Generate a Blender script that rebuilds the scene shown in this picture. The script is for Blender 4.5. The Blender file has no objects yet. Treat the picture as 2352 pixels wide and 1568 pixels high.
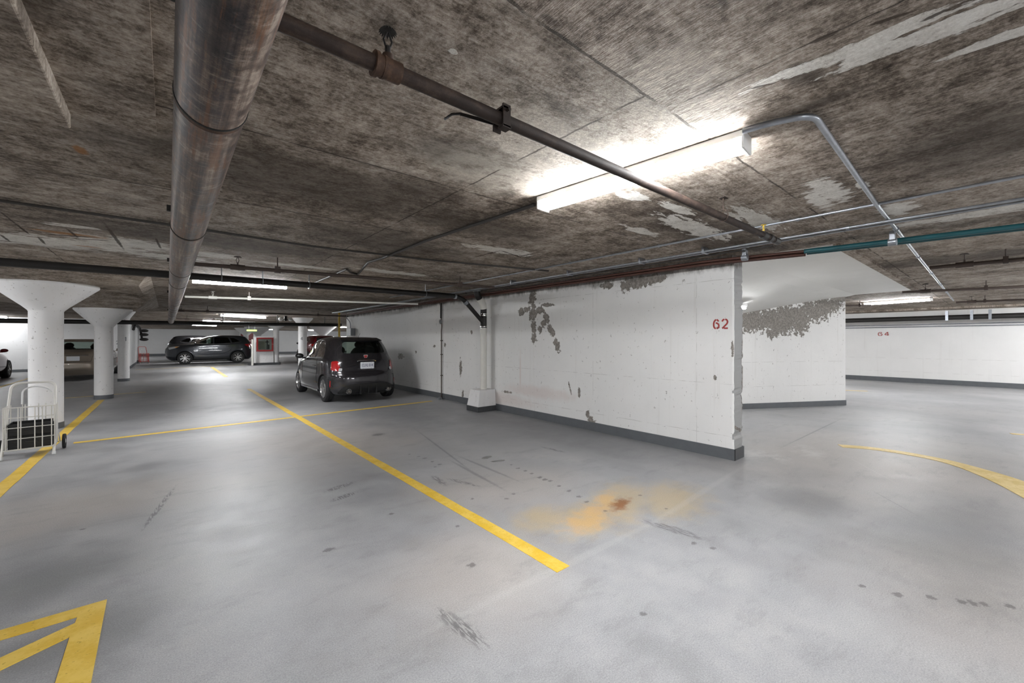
import bpy, bmesh, math, random
import numpy as np
from mathutils import Vector, Matrix
from mathutils.bvhtree import BVHTree
random.seed(7)
SC = bpy.context.scene
COL = SC.collection
PI = math.pi
# ------------------------------------------------------------------ camera, world, exposure
CAM_H = 1.40
FPX = 943.0
HOR = 781.0
YAW = math.radians(40)
cd = bpy.data.cameras.new('camera'); cam = bpy.data.objects.new('camera', cd); COL.objects.link(cam)
cd.sensor_width = 36.0; cd.lens = FPX / 2352 * 36.0
cd.shift_y = -(784 - HOR) / 2352
cd.clip_start = 0.02; cd.clip_end = 200
cam.location = (0, 0, CAM_H); cam.rotation_euler = (PI / 2, 0, -YAW)
SC.camera = cam
w = bpy.data.worlds.new('world'); SC.world = w; w.use_nodes = True
w.node_tree.nodes['Background'].inputs[0].default_value = (0.9, 0.95, 1, 1)
w.node_tree.nodes['Background'].inputs[1].default_value = 0.02
SC.view_settings.view_transform = 'Standard'; SC.view_settings.look = 'None'
SC.view_settings.gamma = 1.0; SC.view_settings.use_curve_mapping = False
SC.view_settings.exposure = 2.3
SC.cycles.max_bounces = 5; SC.cycles.diffuse_bounces = 4; SC.cycles.glossy_bounces = 3
SC.cycles.transparent_max_bounces = 12
SC.cycles.adaptive_threshold = .03
SC.cycles.sample_clamp_indirect = 6.0
TUBE = 30.0          # brightness of the fluorescent tubes
CEIL = 2.40
# fluorescent fixtures: (centre x, centre y, length, axis)
# ------------------------------------------------------------------ helpers
c40, s40 = math.cos(YAW), math.sin(YAW)
def P(u, v, z):
    """point at height z (m) seen at photograph position u, v"""
    F = (z - CAM_H) / ((HOR - v) / FPX); R = (u - 1176) / FPX * F
    return Vector((F * s40 + R * c40, F * c40 - R * s40, z))
def WX(u, v, X=5.05):
    """point on the plane x = X"""
    k = (u - 1176) / FPX; t = X / (s40 + k * c40)
    return Vector((X, t * (c40 - k * s40), CAM_H + (HOR - v) / FPX * t))
def WY(u, v, Y):
    k = (u - 1176) / FPX; t = Y / (c40 - k * s40)
    return Vector((t * (s40 + k * c40), Y, CAM_H + (HOR - v) / FPX * t))

class MB:
    def __init__(s): s.v = []; s.f = []
    def add(s, vs, fs):
        o = len(s.v); s.v += [tuple(p) for p in vs]; s.f += [tuple(i + o for i in f) for f in fs]; return s
    def box(s, a, b, M=None):
        x0, y0, z0 = a; x1, y1, z1 = b
        vs = [Vector(p) for p in ((x0,y0,z0),(x1,y0,z0),(x1,y1,z0),(x0,y1,z0),(x0,y0,z1),(x1,y0,z1),(x1,y1,z1),(x0,y1,z1))]
        if M is not None: vs = [M @ p for p in vs]
        return s.add(vs, [(0,3,2,1),(4,5,6,7),(0,1,5,4),(1,2,6,5),(2,3,7,6),(3,0,4,7)])
    def tube(s, pts, r, n=12, closed=False, caps=True):
        pts = [Vector(p) for p in pts]; m = len(pts)
        rs = r if isinstance(r, (list, tuple)) else [r] * m
        tang = []
        for i in range(m):
            if closed: a, b = pts[i - 1], pts[(i + 1) % m]
            else: a, b = pts[max(i - 1, 0)], pts[min(i + 1, m - 1)]
            t = (b - a); tang.append(t.normalized() if t.length > 1e-9 else Vector((0, 0, 1)))
        up = Vector((0, 0, 1)) if abs(tang[0].z) < .9 else Vector((1, 0, 0))
        nx = tang[0].cross(up).normalized(); rings = []
        for i in range(m):
            nx = (nx - tang[i] * nx.dot(tang[i])).normalized(); ny = tang[i].cross(nx)
            rings.append([pts[i] + (nx * math.cos(2*PI*k/n) + ny * math.sin(2*PI*k/n)) * rs[i] for k in range(n)])
        vs = [p for r_ in rings for p in r_]; fs = []
        for i in range(m if closed else m - 1):
            j = (i + 1) % m
            for k in range(n):
                k2 = (k + 1) % n; fs.append((i*n+k, i*n+k2, j*n+k2, j*n+k))
        if caps and not closed:
            fs.append(tuple(range(n - 1, -1, -1))); fs.append(tuple((m-1)*n + k for k in range(n)))
        return s.add(vs, fs)
    def lathe(s, prof, M=None, n=32, closed=False):
        """prof: list of (r, h) around z"""
        vs = []; m = len(prof)
        for r, h in prof:
            for k in range(n):
                p = Vector((r*math.cos(2*PI*k/n), r*math.sin(2*PI*k/n), h)); vs.append(M @ p if M is not None else p)
        fs = []
        for i in range(m if closed else m - 1):
            j = (i + 1) % m
            for k in range(n):
                k2 = (k + 1) % n; fs.append((i*n+k, i*n+k2, j*n+k2, j*n+k))
        if not closed:
            if prof[0][0] > 1e-6: fs.append(tuple(range(n - 1, -1, -1)))
            if prof[-1][0] > 1e-6: fs.append(tuple((m-1)*n + k for k in range(n)))
        return s.add(vs, fs)
    def prism(s, poly, ext):
        n = len(poly); ext = Vector(ext); a = [Vector(p) for p in poly]
        return s.add(a + [p + ext for p in a], [tuple(range(n-1,-1,-1)), tuple(range(n, 2*n))] + [(i, (i+1)%n, (i+1)%n+n, i+n) for i in range(n)])
    def ell(s, c, r, n=20, m=12, M=None):
        c = Vector(c); vs = []
        for i in range(m + 1):
            th = PI * i / m
            for k in range(n):
                ph = 2*PI*k/n
                p = Vector((r[0]*math.sin(th)*math.cos(ph), r[1]*math.sin(th)*math.sin(ph), r[2]*math.cos(th)))
                if M is not None: p = M @ p
                vs.append(p + c)
        fs = []
        for i in range(m):
            for k in range(n):
                k2 = (k+1)%n; fs.append((i*n+k, (i+1)*n+k, (i+1)*n+k2, i*n+k2))
        return s.add(vs, fs)
    def build(s, name, mat, parent=None, local=False, smooth=35, bevel=0):
        me = bpy.data.meshes.new(name); me.from_pydata(s.v, [], s.f); me.update()
        bm = bmesh.new(); bm.from_mesh(me); bmesh.ops.remove_doubles(bm, verts=bm.verts, dist=1e-6)
        bmesh.ops.recalc_face_normals(bm, faces=bm.faces); bm.to_mesh(me); bm.free()
        return link(name, me, mat, parent, local, smooth, bevel)

def link(name, me, mat, parent=None, local=False, smooth=35, bevel=0):
    if mat is not None and len(me.materials) == 0: me.materials.append(mat)
    if smooth:
        me.polygons.foreach_set('use_smooth', [True] * len(me.polygons))
        me.set_sharp_from_angle(angle=math.radians(smooth))
    o = bpy.data.objects.new(name, me); COL.objects.link(o)
    if parent is not None:
        o.parent = parent
        if not local:
            q = parent; off = Vector((0, 0, 0))
            while q is not None: off += q.location; q = q.parent
            o.location = -off
    if bevel:
        b = o.modifiers.new('bevel', 'BEVEL'); b.width = bevel; b.segments = 2; b.limit_method = 'ANGLE'
    return o
def tag(o, label, cat, group=None, kind=None):
    if label: o['label'] = label
    if cat: o['category'] = cat
    if group: o['group'] = group
    if kind: o['kind'] = kind
    return o
def struct(o): o['kind'] = 'structure'; return o
def thing(name, label, cat, loc=(0, 0, 0), rz=0, group=None):
    o = bpy.data.objects.new(name, None); COL.objects.link(o); o.location = loc; o.rotation_euler = (0, 0, rz)
    o.empty_display_size = .1
    return tag(o, label, cat, group)
def copy_tree(o, parent=None):
    c = o.copy(); COL.objects.link(c); c.parent = parent
    for ch in list(o.children): copy_tree(ch, c)
    return c
def fillet(pts, r, n=6):
    pts = [Vector(p) for p in pts]; out = [pts[0]]
    for i in range(1, len(pts) - 1):
        a, b, c = pts[i-1], pts[i], pts[i+1]
        d1 = (a - b); d2 = (c - b); k = min(r, d1.length * .48, d2.length * .48)
        p, q = b + d1.normalized() * k, b + d2.normalized() * k
        for j in range(n + 1):
            t = j / n; out.append(p * (1-t)**2 + b * 2*t*(1-t) + q * t*t)
    return out + [pts[-1]]

# ------------------------------------------------------------------ materials
ZONE = None       # (axis, lo, hi) limits of the piece of surface a material is made for
def isz(v): return isinstance(v, float) and v == 0.0
class NT:
    def __init__(s, name, rough=.6, metal=0.0, spec=.5):
        s.m = bpy.data.materials.new(name); s.m.use_nodes = True; s.t = s.m.node_tree
        s.b = s.t.nodes['Principled BSDF']; s.b.inputs['Roughness'].default_value = rough
        s.b.inputs['Metallic'].default_value = metal; s.b.inputs['Specular IOR Level'].default_value = spec
        tc = s.t.nodes.new('ShaderNodeTexCoord'); s.co = tc.outputs['Object']; s.last = None
    def _s(s, i, v):
        if isinstance(v, bpy.types.NodeSocket): s.t.links.new(v, i)
        elif v is not None:
            if hasattr(i.default_value, '__len__') and hasattr(v, '__len__') and len(i.default_value) == 4 and len(v) == 3: v = (*v, 1)
            i.default_value = v
    def node(s, typ, ins, out=0, **kw):
        n = s.t.nodes.new(typ)
        for k, v in kw.items(): setattr(n, k, v)
        for k, v in ins.items(): s._s(n.inputs[k], v)
        return n.outputs[out]
    def math(s, op, a, b=None, c=None, clamp=False):
        if op == 'MULTIPLY' and (isz(a) or isz(b)): return 0.0
        if op == 'SUBTRACT' and isz(b): return a
        if op == 'ADD' and isz(b): return a
        if op == 'MAXIMUM' and isz(b): return a
        if op == 'MAXIMUM' and isz(a): return b
        return s.node('ShaderNodeMath', {0: a, 1: b, 2: c}, operation=op, use_clamp=clamp)
    def noise(s, vec=None, scale=5, detail=4, rough=.55, dist=0):
        return s.node('ShaderNodeTexNoise', {'Vector': vec or s.co, 'Scale': scale, 'Detail': detail, 'Roughness': rough, 'Distortion': dist}, 0)
    def map(s, loc=(0,0,0), rot=(0,0,0), scale=(1,1,1), vec=None, typ='POINT'):
        return s.node('ShaderNodeMapping', {'Vector': vec or s.co, 'Location': loc, 'Rotation': rot, 'Scale': scale}, vector_type=typ)
    def mr(s, v, a, b, c=0.0, d=1.0, smooth=True):
        return s.node('ShaderNodeMapRange', {0: v, 1: a, 2: b, 3: c, 4: d}, interpolation_type='SMOOTHSTEP' if smooth else 'LINEAR')
    def mix(s, f, a, b, blend='MIX'):
        if isz(f): return a
        n = s.t.nodes.new('ShaderNodeMix'); n.data_type = 'RGBA'; n.blend_type = blend
        s._s(n.inputs[0], f); s._s(n.inputs[6], a); s._s(n.inputs[7], b); return n.outputs[2]
    def ramp(s, f, stops):
        n = s.t.nodes.new('ShaderNodeValToRGB'); s._s(n.inputs[0], f); e = n.color_ramp.elements
        while len(e) < len(stops): e.new(.5)
        for i, (p, c) in enumerate(stops): e[i].position = p; e[i].color = (*c, 1)
        return n.outputs[0]
    def sep(s, vec=None):
        n = s.t.nodes.new('ShaderNodeSeparateXYZ'); s._s(n.inputs[0], vec or s.co); return n.outputs
    def blobs(s, lst, amp=.5, nscale=6, soft=.25, detail=5, nvec=None, thr=1.0):
        """lst: (x,y,z, rx,ry,rz, (rotx,roty,rotz)) ellipsoids; returns mask with ragged edge"""
        d = None
        if ZONE is not None:
            reach = thr + soft + amp * .8; ax = ZONE; keep = []
            for b in lst:
                R = max(r for r in b[3:6] if r < 1e3) * reach
                if all(lo - R <= b[i] <= hi + R for i, lo, hi in ax): keep.append(b)
            lst = keep
        if not lst: return 0.0
        for (x, y, z, rx, ry, rz, rot) in lst:
            base = s.co if s.last is None else s.node('ShaderNodeVectorMath', {0: s.last, 1: (1e-12,) * 3, 2: s.co}, 'Vector', operation='MULTIPLY_ADD')
            q = s.map((x, y, z), rot, (rx, ry, rz), vec=base, typ='TEXTURE')
            l = s.node('ShaderNodeVectorMath', {0: q}, 'Value', operation='LENGTH')
            d = l if d is None else s.math('MINIMUM', d, l)
            s.last = d
        n = s.noise(nvec, nscale, detail, .65)
        e = s.math('ADD', d, s.math('MULTIPLY', s.math('SUBTRACT', n, .5), amp * 2))
        return s.mr(e, thr - soft, thr + soft, 1.0, 0.0)
    def line(s, coord, pos, w):
        """thin line mask where coord is near pos"""
        return s.math('LESS_THAN', s.math('ABSOLUTE', s.math('SUBTRACT', coord, pos)), w)
    def bump(s, h, strength=.3, dist=.01):
        o = s.node('ShaderNodeBump', {'Height': h, 'Strength': strength, 'Distance': dist}); s._s(s.b.inputs['Normal'], o)
    def base(s, c): s._s(s.b.inputs['Base Color'], c)
    def rough(s, c): s._s(s.b.inputs['Roughness'], c)
def simple(name, col, rough=.5, metal=0.0, spec=.5, coat=0, vary=.12, vscale=9, bump=0):
    n = NT(name, rough, metal, spec)
    k = n.noise(scale=vscale, detail=5)
    n.base(n.mix(k, tuple(c * (1 - vary) for c in col), tuple(min(1, c * (1 + vary)) for c in col)))
    if coat: n.b.inputs['Coat Weight'].default_value = coat; n.b.inputs['Coat Roughness'].default_value = .05
    if bump: n.bump(n.noise(scale=120, detail=3), bump, .002)
    return n.m
B = 1e4
def gb(u, v, z, rx, ry, rot=0): p = P(u, v, z); return (p.x, p.y, p.z, rx, ry, B, (0, 0, rot))

def ceiling_material(zone=None):
    global ZONE
    ZONE = zone
    n = NT('board_marked_concrete', .9, spec=.2)
    x, y, z = n.sep()
    jy = .932
    near = zone is not None and zone[1][2] <= jy + .001
    yz0, yz1 = (zone[1][1], zone[1][2]) if zone else (-99, 99)
    st = n.noise(n.map(scale=(20, 1.1, 1) if near else (1.2, 20, 1)), 3, 5, .7)
    fi = n.noise(n.map(scale=(55, 3, 1) if near else (3, 55, 1)), 4, 2, .7)
    big = n.noise(scale=.8, detail=4, rough=.65, dist=.6); mid = n.noise(scale=5, detail=5, rough=.78)
    v = n.math('ADD', n.math('MULTIPLY', st, .22), n.math('MULTIPLY', mid, .50))
    v = n.math('ADD', v, n.math('MULTIPLY', big, .38)); v = n.math('ADD', v, n.math('MULTIPLY', fi, .12))
    v = n.math('ADD', v, n.math('MULTIPLY', n.math('SUBTRACT', n.noise(scale=34, detail=4, rough=.85), .5), .50))
    col = n.ramp(n.mr(v, .42, .82, 0, 1, False), [(0, (.035, .026, .019)), (.28, (.15, .120, .094)), (.55, (.36, .305, .256)), (1, (.66, .60, .53))])
    # darker damp and soot stains
    dark = n.blobs([gb(900,560,CEIL,.9,.5,.2), gb(740,430,CEIL,1.0,.45,.1), gb(980,440,CEIL,.35,.18), gb(1640,540,CEIL,1.2,.30), gb(2250,330,CEIL,.5,.35),
                    gb(540,560,CEIL,1.3,.4), gb(250,80,CEIL,.13,.10), gb(1080,360,CEIL,.3,.16), gb(1850,170,CEIL,.09,.05), gb(1262,45,CEIL,.03,.012), gb(1660,5,CEIL,.03,.012),
                    gb(1100,520,CEIL,.8,.3), gb(2150,600,CEIL,1.6,.35,1.5), gb(1900,230,CEIL,.04,.12)], .75, 3.2, .55, 8)
    col = n.mix(n.math('MULTIPLY', dark, .66), col, (.055, .043, .034))
    # paler patches
    pale = n.blobs([gb(1150,400,CEIL,.5,.25), gb(1560,240,CEIL,.35,.22), gb(120,230,CEIL,.2,.12), gb(1330,350,CEIL,.6,.3)], .8, 4, .5, 6)
    col = n.mix(n.math('MULTIPLY', pale, .45), col, (.60, .55, .48))
    mt = n.mr(n.noise(n.map(scale=(2, 1, 1) if near else (1, 2, 1)), 2.6, 6, .82), .50, .64)
    col = n.mix(n.math('MULTIPLY', mt, .55), col, (.07, .055, .043))
    # formwork joints
    j = 0.0
    wn = n.math('MULTIPLY', n.math('SUBTRACT', n.noise(scale=14, detail=2), .5), .02)
    wy = n.math('ADD', y, wn); wx = n.math('ADD', x, wn)
    for pos, wd in ((jy, .006), (2.31, .007), (3.55, .008), (4.8, .006), (7.25, .008), (9.7, .008), (12.2, .01), (14.6, .01)):
        if yz0 - .05 < pos < yz1 + .05: j = n.math('MAXIMUM', n.line(wy, pos, wd), j)
    for pos in ((1.66, 3.1, 4.6) if near else (1.495, 3.93, -1.0, 6.4)):
        if zone is None or zone[0][1] - .05 < pos < zone[0][2] + .05: j = n.math('MAXIMUM', n.line(wx, pos, .004 if near else .006), j)
    if not isz(j): j = n.math('MULTIPLY', j, n.mr(n.noise(scale=3, detail=1), .38, .5))
    col = n.mix(n.math('MULTIPLY', j, .75), col, (.03, .025, .02))
    # spalled patches showing pale aggregate
    spall_l = [gb(60,552,CEIL,.55,.30,.1), gb(180,560,CEIL,.55,.28), gb(290,560,CEIL,.42,.30), gb(390,590,CEIL,.35,.2), gb(170,520,CEIL,.16,.07), gb(480,585,CEIL,.3,.16),
               gb(1150,575,CEIL,.42,.13), gb(1455,452,CEIL,.13,.06), gb(1560,480,CEIL,.22,.05), gb(1600,525,CEIL,.55,.12), gb(1470,530,CEIL,.25,.06), gb(1740,505,CEIL,.45,.10),
               gb(1905,440,CEIL,.30,.085), gb(1880,460,CEIL,.28,.06), gb(2250,490,CEIL,.12,.55), gb(1980,425,CEIL,.1,.03), gb(1960,112,CEIL,.035,.33,.06), gb(2180,60,CEIL,.05,.3,.06),
               gb(2330,75,CEIL,.03,.12), gb(700,612,CEIL,.5,.1), gb(900,625,CEIL,.6,.12), gb(1040,118,CEIL,.02,.015), gb(2060,480,CEIL,.2,.1)]
    sp = n.blobs(spall_l, 1.7, 7, .09, 7, nvec=n.map(scale=(2.6, .8, 1) if near else (.8, 2.6, 1)), thr=1.0)
    ag = 0.0 if isz(sp) else n.noise(scale=60, detail=3, rough=.8)
    spc = None if isz(sp) else n.ramp(n.math('ADD', n.math('MULTIPLY', ag, .6), n.math('MULTIPLY', n.noise(scale=9, detail=6), .5)), [(.36, (.25, .22, .19)), (.48, (.64, .61, .56)), (.7, (.90, .88, .83))])
    col = n.mix(n.math('MULTIPLY', sp, .9), col, spc)
    rust = n.blobs([gb(175,540,CEIL,.20,.05), gb(200,566,CEIL,.10,.03), gb(40,50,CEIL,.02,.16,.1), gb(60,120,CEIL,.03,.12,.1), gb(185,345,CEIL,.025,.06), gb(160,536,CEIL,.3,.03)], .8, 12, .3)
    col = n.mix(n.math('MULTIPLY', rust, .75), col, (.33, .14, .035))
    def cs(u0, v0, u1, v1, wd=.011):
        p, q = P(u0, v0, CEIL), P(u1, v1, CEIL); m = (p + q) / 2; d = q - p
        return (m.x, m.y, CEIL, d.length / 2, wd, B, (0, 0, math.atan2(d.y, d.x)))
    rb = n.blobs([cs(244,518,284,572,.014), cs(357,546,369,570), cs(88,544,104,561), cs(0,538,22,554), cs(156,527,178,545), cs(40,517,66,537), cs(105,538,220,545,.02), cs(170,548,260,553,.016), cs(1085,592,1150,575,.012), cs(1150,575,1200,592,.012), cs(1190,590,1240,578,.012),
                  cs(1860,100,1935,68,.012), cs(1990,60,2110,22,.008), cs(2120,48,2180,20,.008), cs(1720,205,1780,190,.008), cs(900,622,965,618,.01)], .9, 16, .3)
    col = n.mix(n.math('MULTIPLY', rb, .85), col, (.05, .035, .025))
    n.base(col)
    if zone is None or (zone[1][1] < 9 and zone[0][1] < 9 and zone[0][2] > -3):
        hb = n.noise(n.map(scale=(3, 1, 1) if near else (1, 3, 1)), 12, 5, .75)
        h = n.math('ADD', n.math('MULTIPLY', fi, .35), hb)
        if not isz(sp): h = n.math('ADD', h, n.math('MULTIPLY', sp, n.math('ADD', n.math('MULTIPLY', hb, 2.0), .8)))
        n.bump(h, .55, .012)
    ZONE = None
    return n.m

def floor_material(zone=None):
    global ZONE
    ZONE = zone
    n = NT('grey_coated_floor', .4, spec=.5)
    x, y, z = n.sep()
    big = n.noise(n.map(scale=(1, .55, 1)), .7, 4, .6, .4); mid = n.noise(scale=3.2, detail=5, rough=.68)
    grain = n.noise(scale=150, detail=2, rough=.9)
    v = n.math('ADD', n.math('MULTIPLY', big, .6), n.math('MULTIPLY', mid, .4))
    col = n.ramp(n.mr(v, .32, .68, 0, 1, False), [(0, (.235, .235, .242)), (.5, (.335, .335, .342)), (1, (.43, .425, .42))])
    warm = n.blobs([gb(1080,1310,0,.55,.45,.2), gb(200,1160,0,1.3,.5), gb(760,1010,0,1.0,1.3), gb(1150,1120,0,.7,.6), gb(2000,1060,0,1.6,1.2), gb(2250,1350,0,.7,.5)], .9, 1.6, .8, 6)
    col = n.mix(n.math('MULTIPLY', warm, .52), col, (.43, .385, .345))
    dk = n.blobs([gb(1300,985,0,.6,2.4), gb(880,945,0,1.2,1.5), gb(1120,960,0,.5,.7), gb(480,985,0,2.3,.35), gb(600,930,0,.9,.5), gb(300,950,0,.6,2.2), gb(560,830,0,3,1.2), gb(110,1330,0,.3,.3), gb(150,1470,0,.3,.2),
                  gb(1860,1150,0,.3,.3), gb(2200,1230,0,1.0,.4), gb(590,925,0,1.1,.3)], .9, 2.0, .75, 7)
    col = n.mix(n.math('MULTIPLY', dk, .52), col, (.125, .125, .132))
    stk = n.noise(n.map(rot=(0,0,.9), scale=(1, 2.6, 1)), 2.2, 6, .75)
    col = n.mix(n.math('MULTIPLY', n.mr(stk, .50, .68), .26), col, (.17, .165, .17))
    # rust and yellow stains
    ye = n.blobs([gb(1345,1190,0,.26,.17,.3), gb(1430,1150,0,.40,.20,.4), gb(1540,1145,0,.34,.22,.3), gb(1250,1190,0,.2,.15)], 1.3, 5, .8, 6, thr=1.1)
    col = n.mix(n.math('MULTIPLY', ye, .62), col, (.46, .35, .19))
    ye2 = n.blobs([gb(1345,1200,0,.15,.11), gb(1390,1150,0,.16,.07,.5), gb(1370,1175,0,.16,.10)], 1.9, 9, .8, 6, thr=1.1)
    col = n.mix(n.math('MULTIPLY', ye2, .6), col, (.60, .36, .12))
    ru = n.blobs([gb(1425,1157,0,.12,.055,.3)], 1.6, 16, .7, 6, thr=1.1)
    col = n.mix(n.math('MULTIPLY', ru, .9), col, (.235, .085, .02))
    # black drips, oil spots and tyre scuffs
    random.seed(3)
    dr = [gb(u, v_, 0, r, r * .8) for u, v_, r in ((1175,1067,.02),(1190,1075,.024),(1207,1081,.026),(1222,1087,.022),(1240,1096,.03),(1252,1101,.034),(1264,1104,.03),(1284,1116,.024),(1307,1127,.026),(1330,1140,.026),(1348,1152,.024),
          (1180,1134,.022),(1163,1145,.022),(1085,1145,.018),(1052,1208,.02),(868,998,.09),(940,1043,.02),(962,1048,.02),(975,1052,.024),(993,1060,.024),(1010,1066,.026),(1000,1072,.02),(1470,1137,.02),(1530,1168,.016),(1390,1173,.02),
          (2210,1382,.028),(2235,1385,.03),(2260,1387,.024),(2320,1392,.024),(2140,1372,.026),(2062,1365,.028),(1980,1345,.02),(898,1180,.024),(755,1262,.035),(1083,1298,.03),(1477,1410,.02),(1594,1247,.022),(1637,1259,.022),(1430,885,.02),(190,1215,.02))]
    drm = n.blobs(dr, 1.6, 40, .35, thr=.9)
    col = n.mix(n.math('MULTIPLY', drm, .62), col, (.065, .06, .058))
    ty = n.blobs([gb(1008,1103,0,.035,.17,-.1), gb(1545,1215,0,.05,.22,.15), gb(1058,1440,0,.04,.18,.1), gb(780,1118,0,.14,.04,.3), gb(790,1140,0,.12,.04,.3), gb(1065,1108,0,.03,.2,.3), gb(1270,1032,0,.03,.18,.1), gb(370,1160,0,.02,.45,-.2)], .45, 20, .4)
    trd = 0.0 if isz(ty) else n.mr(n.noise(n.map(scale=(14, 2, 1)), 6, 2), .42, .55)
    col = n.mix(n.math('MULTIPLY', n.math('MULTIPLY', ty, trd), .62), col, (.06, .058, .06))
    # thin pale trowel joint running across the bay mouth
    def seg(u0, v0, u1, v1, wd):
        a, b = P(u0, v0, 0), P(u1, v1, 0); m = (a + b) / 2; d = b - a
        return (m.x, m.y, 0, d.length / 2, wd, B, (0, 0, math.atan2(d.y, d.x)))
    ln = n.blobs([seg(1700,1075,1500,1200,.03), seg(1500,1200,1000,1440,.03), seg(1930,1040,2060,1110,.006), seg(2100,1020,2215,1045,.006)], .5, 20, .5)
    col = n.mix(n.math('MULTIPLY', ln, .18), col, (.55, .55, .53))
    ln2 = n.blobs([seg(1925,965,1810,1020,.012), seg(2010,1130,2100,1180,.004), seg(1040,1060,1150,1120,.02), seg(1060,1050,1180,1100,.02), seg(960,990,1080,1080,.015), seg(420,880,560,886,.03)], .5, 20, .5)
    col = n.mix(n.math('MULTIPLY', ln2, .45), col, (.09, .09, .095))
    scf = n.blobs([gb(1760,1045,0,.32,.22,.4), gb(1850,1035,0,.3,.16,.4)], .7, 9, .5, 8)
    col = n.mix(n.math('MULTIPLY', n.math('MULTIPLY', scf, n.mr(mid, .42, .6)), .6), col, (.55, .54, .52))
    col = n.mix(.38, col, n.ramp(grain, [(.3, (.15, .15, .15)), (.7, (.80, .80, .80))]), 'OVERLAY')
    spk = n.mr(n.noise(scale=160, detail=1), .76, .80)
    col = n.mix(n.math('MULTIPLY', spk, .5), col, (.8, .8, .8))
    pud = n.blobs([gb(1118,1050,0,.075,.04,.2), gb(1145,1058,0,.09,.03,-.3)], .5, 12, .12)
    col = n.mix(n.math('MULTIPLY', pud, .7), col, (.10, .095, .085))
    n.base(col)
    r = n.mr(mid, .3, .7, .36, .54, False)
    r = r if isz(pud) else n.math('MULTIPLY', r, n.math('SUBTRACT', 1.0, n.math('MULTIPLY', pud, .85)))
    n.rough(r)
    if zone is None or (zone[1][1] < 9 and zone[0][1] < 9):
        h = n.noise(scale=110, detail=3, rough=.8)
        if not isz(pud): h = n.math('MULTIPLY', h, n.math('SUBTRACT', 1.0, pud))
        n.bump(h, .28, .003)
    ZONE = None
    return n.m

def wall_material(name, chips=(), seams_z=(), seams_h=(), axis=0, tint=(.80, .79, .775), grime=None, speck=.72, rust=(), zone=None):
    """painted concrete; axis = horizontal coordinate index (0 x, 1 y)"""
    global ZONE
    ZONE = zone
    n = NT(name, .62, spec=.35)
    co = n.sep(); z = co[2]; hco = co[axis]
    k = n.noise(scale=1.4, detail=5, rough=.6)
    run = n.noise(n.map(scale=(9, 9, .35)), 1.6, 6, .65)
    col = n.mix(k, tuple(c * .90 for c in tint), tuple(c * 1.04 for c in tint))
    col = n.mix(n.math('MULTIPLY', n.mr(run, .56, .8), .30), col, (.50, .47, .43))
    sp = n.mr(n.noise(n.map(scale=(1, 1, .8)), 17, 5, .78), speck - .085, speck - .06)
    col = n.mix(n.math('MULTIPLY', sp, .75), col, (.22, .20, .18))
    hs = None
    for zz in seams_z:
        wob = n.math('ADD', z, n.math('MULTIPLY', n.math('SUBTRACT', n.noise(scale=4, detail=4), .5), .015))
        l = n.line(wob, zz, .0035); hs = l if hs is None else n.math('MAXIMUM', hs, l)
    for yy in seams_h:
        if zone and not (zone[0][1] - .01 < yy < zone[0][2] + .01): continue
        l = n.line(hco, yy, .003); hs = l if hs is None else n.math('MAXIMUM', hs, l)
    if hs is not None:
        hs = n.math('MULTIPLY', hs, n.mr(n.noise(scale=6, detail=4), .42, .6))
        col = n.mix(n.math('MULTIPLY', hs, .42), col, (.3, .28, .26))
    ch = 0.0
    if chips: ch = n.blobs(list(chips), 1.9, 15, .06, 8, thr=1.12)
    if not isz(ch):
        cc = n.ramp(n.noise(scale=30, detail=6, rough=.75), [(.32, (.07, .06, .05)), (.52, (.21, .185, .16)), (.75, (.42, .385, .345))])
        col = n.mix(n.math('MULTIPLY', ch, .93), col, cc)
    if rust:
        rm = n.blobs(list(rust), .6, 8, .6); col = n.mix(n.math('MULTIPLY', rm, .35), col, (.62, .47, .42))
    if grime is not None:
        z0, z1 = grime
        g = n.math('ADD', z, n.math('MULTIPLY', n.math('SUBTRACT', n.noise(n.map(scale=(2.2, 2.2, 1)), 2.2, 7, .7), .5), .28))
        gm = n.mr(g, z0, z1)
        gc = n.ramp(n.noise(scale=20, detail=7, rough=.8), [(.35, (.05, .045, .04)), (.6, (.22, .2, .18)), (.8, (.4, .37, .34))])
        col = n.mix(n.math('MULTIPLY', gm, .92), col, gc)
    n.base(col)
    h = n.math('MULTIPLY', n.noise(scale=7, detail=5, rough=.65), 1.2)
    if not isz(ch): h = n.math('SUBTRACT', h, n.math('MULTIPLY', ch, 1.2))
    n.bump(h, .35, .006)
    ZONE = None
    return n.m

def rusty(name, c0, c1, c2, rough=.55, metal=.3, stretch=(6, 1, 6)):
    n = NT(name, rough, metal, .4)
    a = n.noise(n.map(scale=stretch), 2.2, 7, .7); b = n.noise(scale=14, detail=7, rough=.75)
    v = n.math('ADD', n.math('MULTIPLY', a, .6), n.math('MULTIPLY', b, .4))
    n.base(n.ramp(n.mr(v, .34, .68, 0, 1, False), [(0, c0), (.5, c1), (1, c2)]))
    n.bump(b, .4, .004); return n.m

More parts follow.
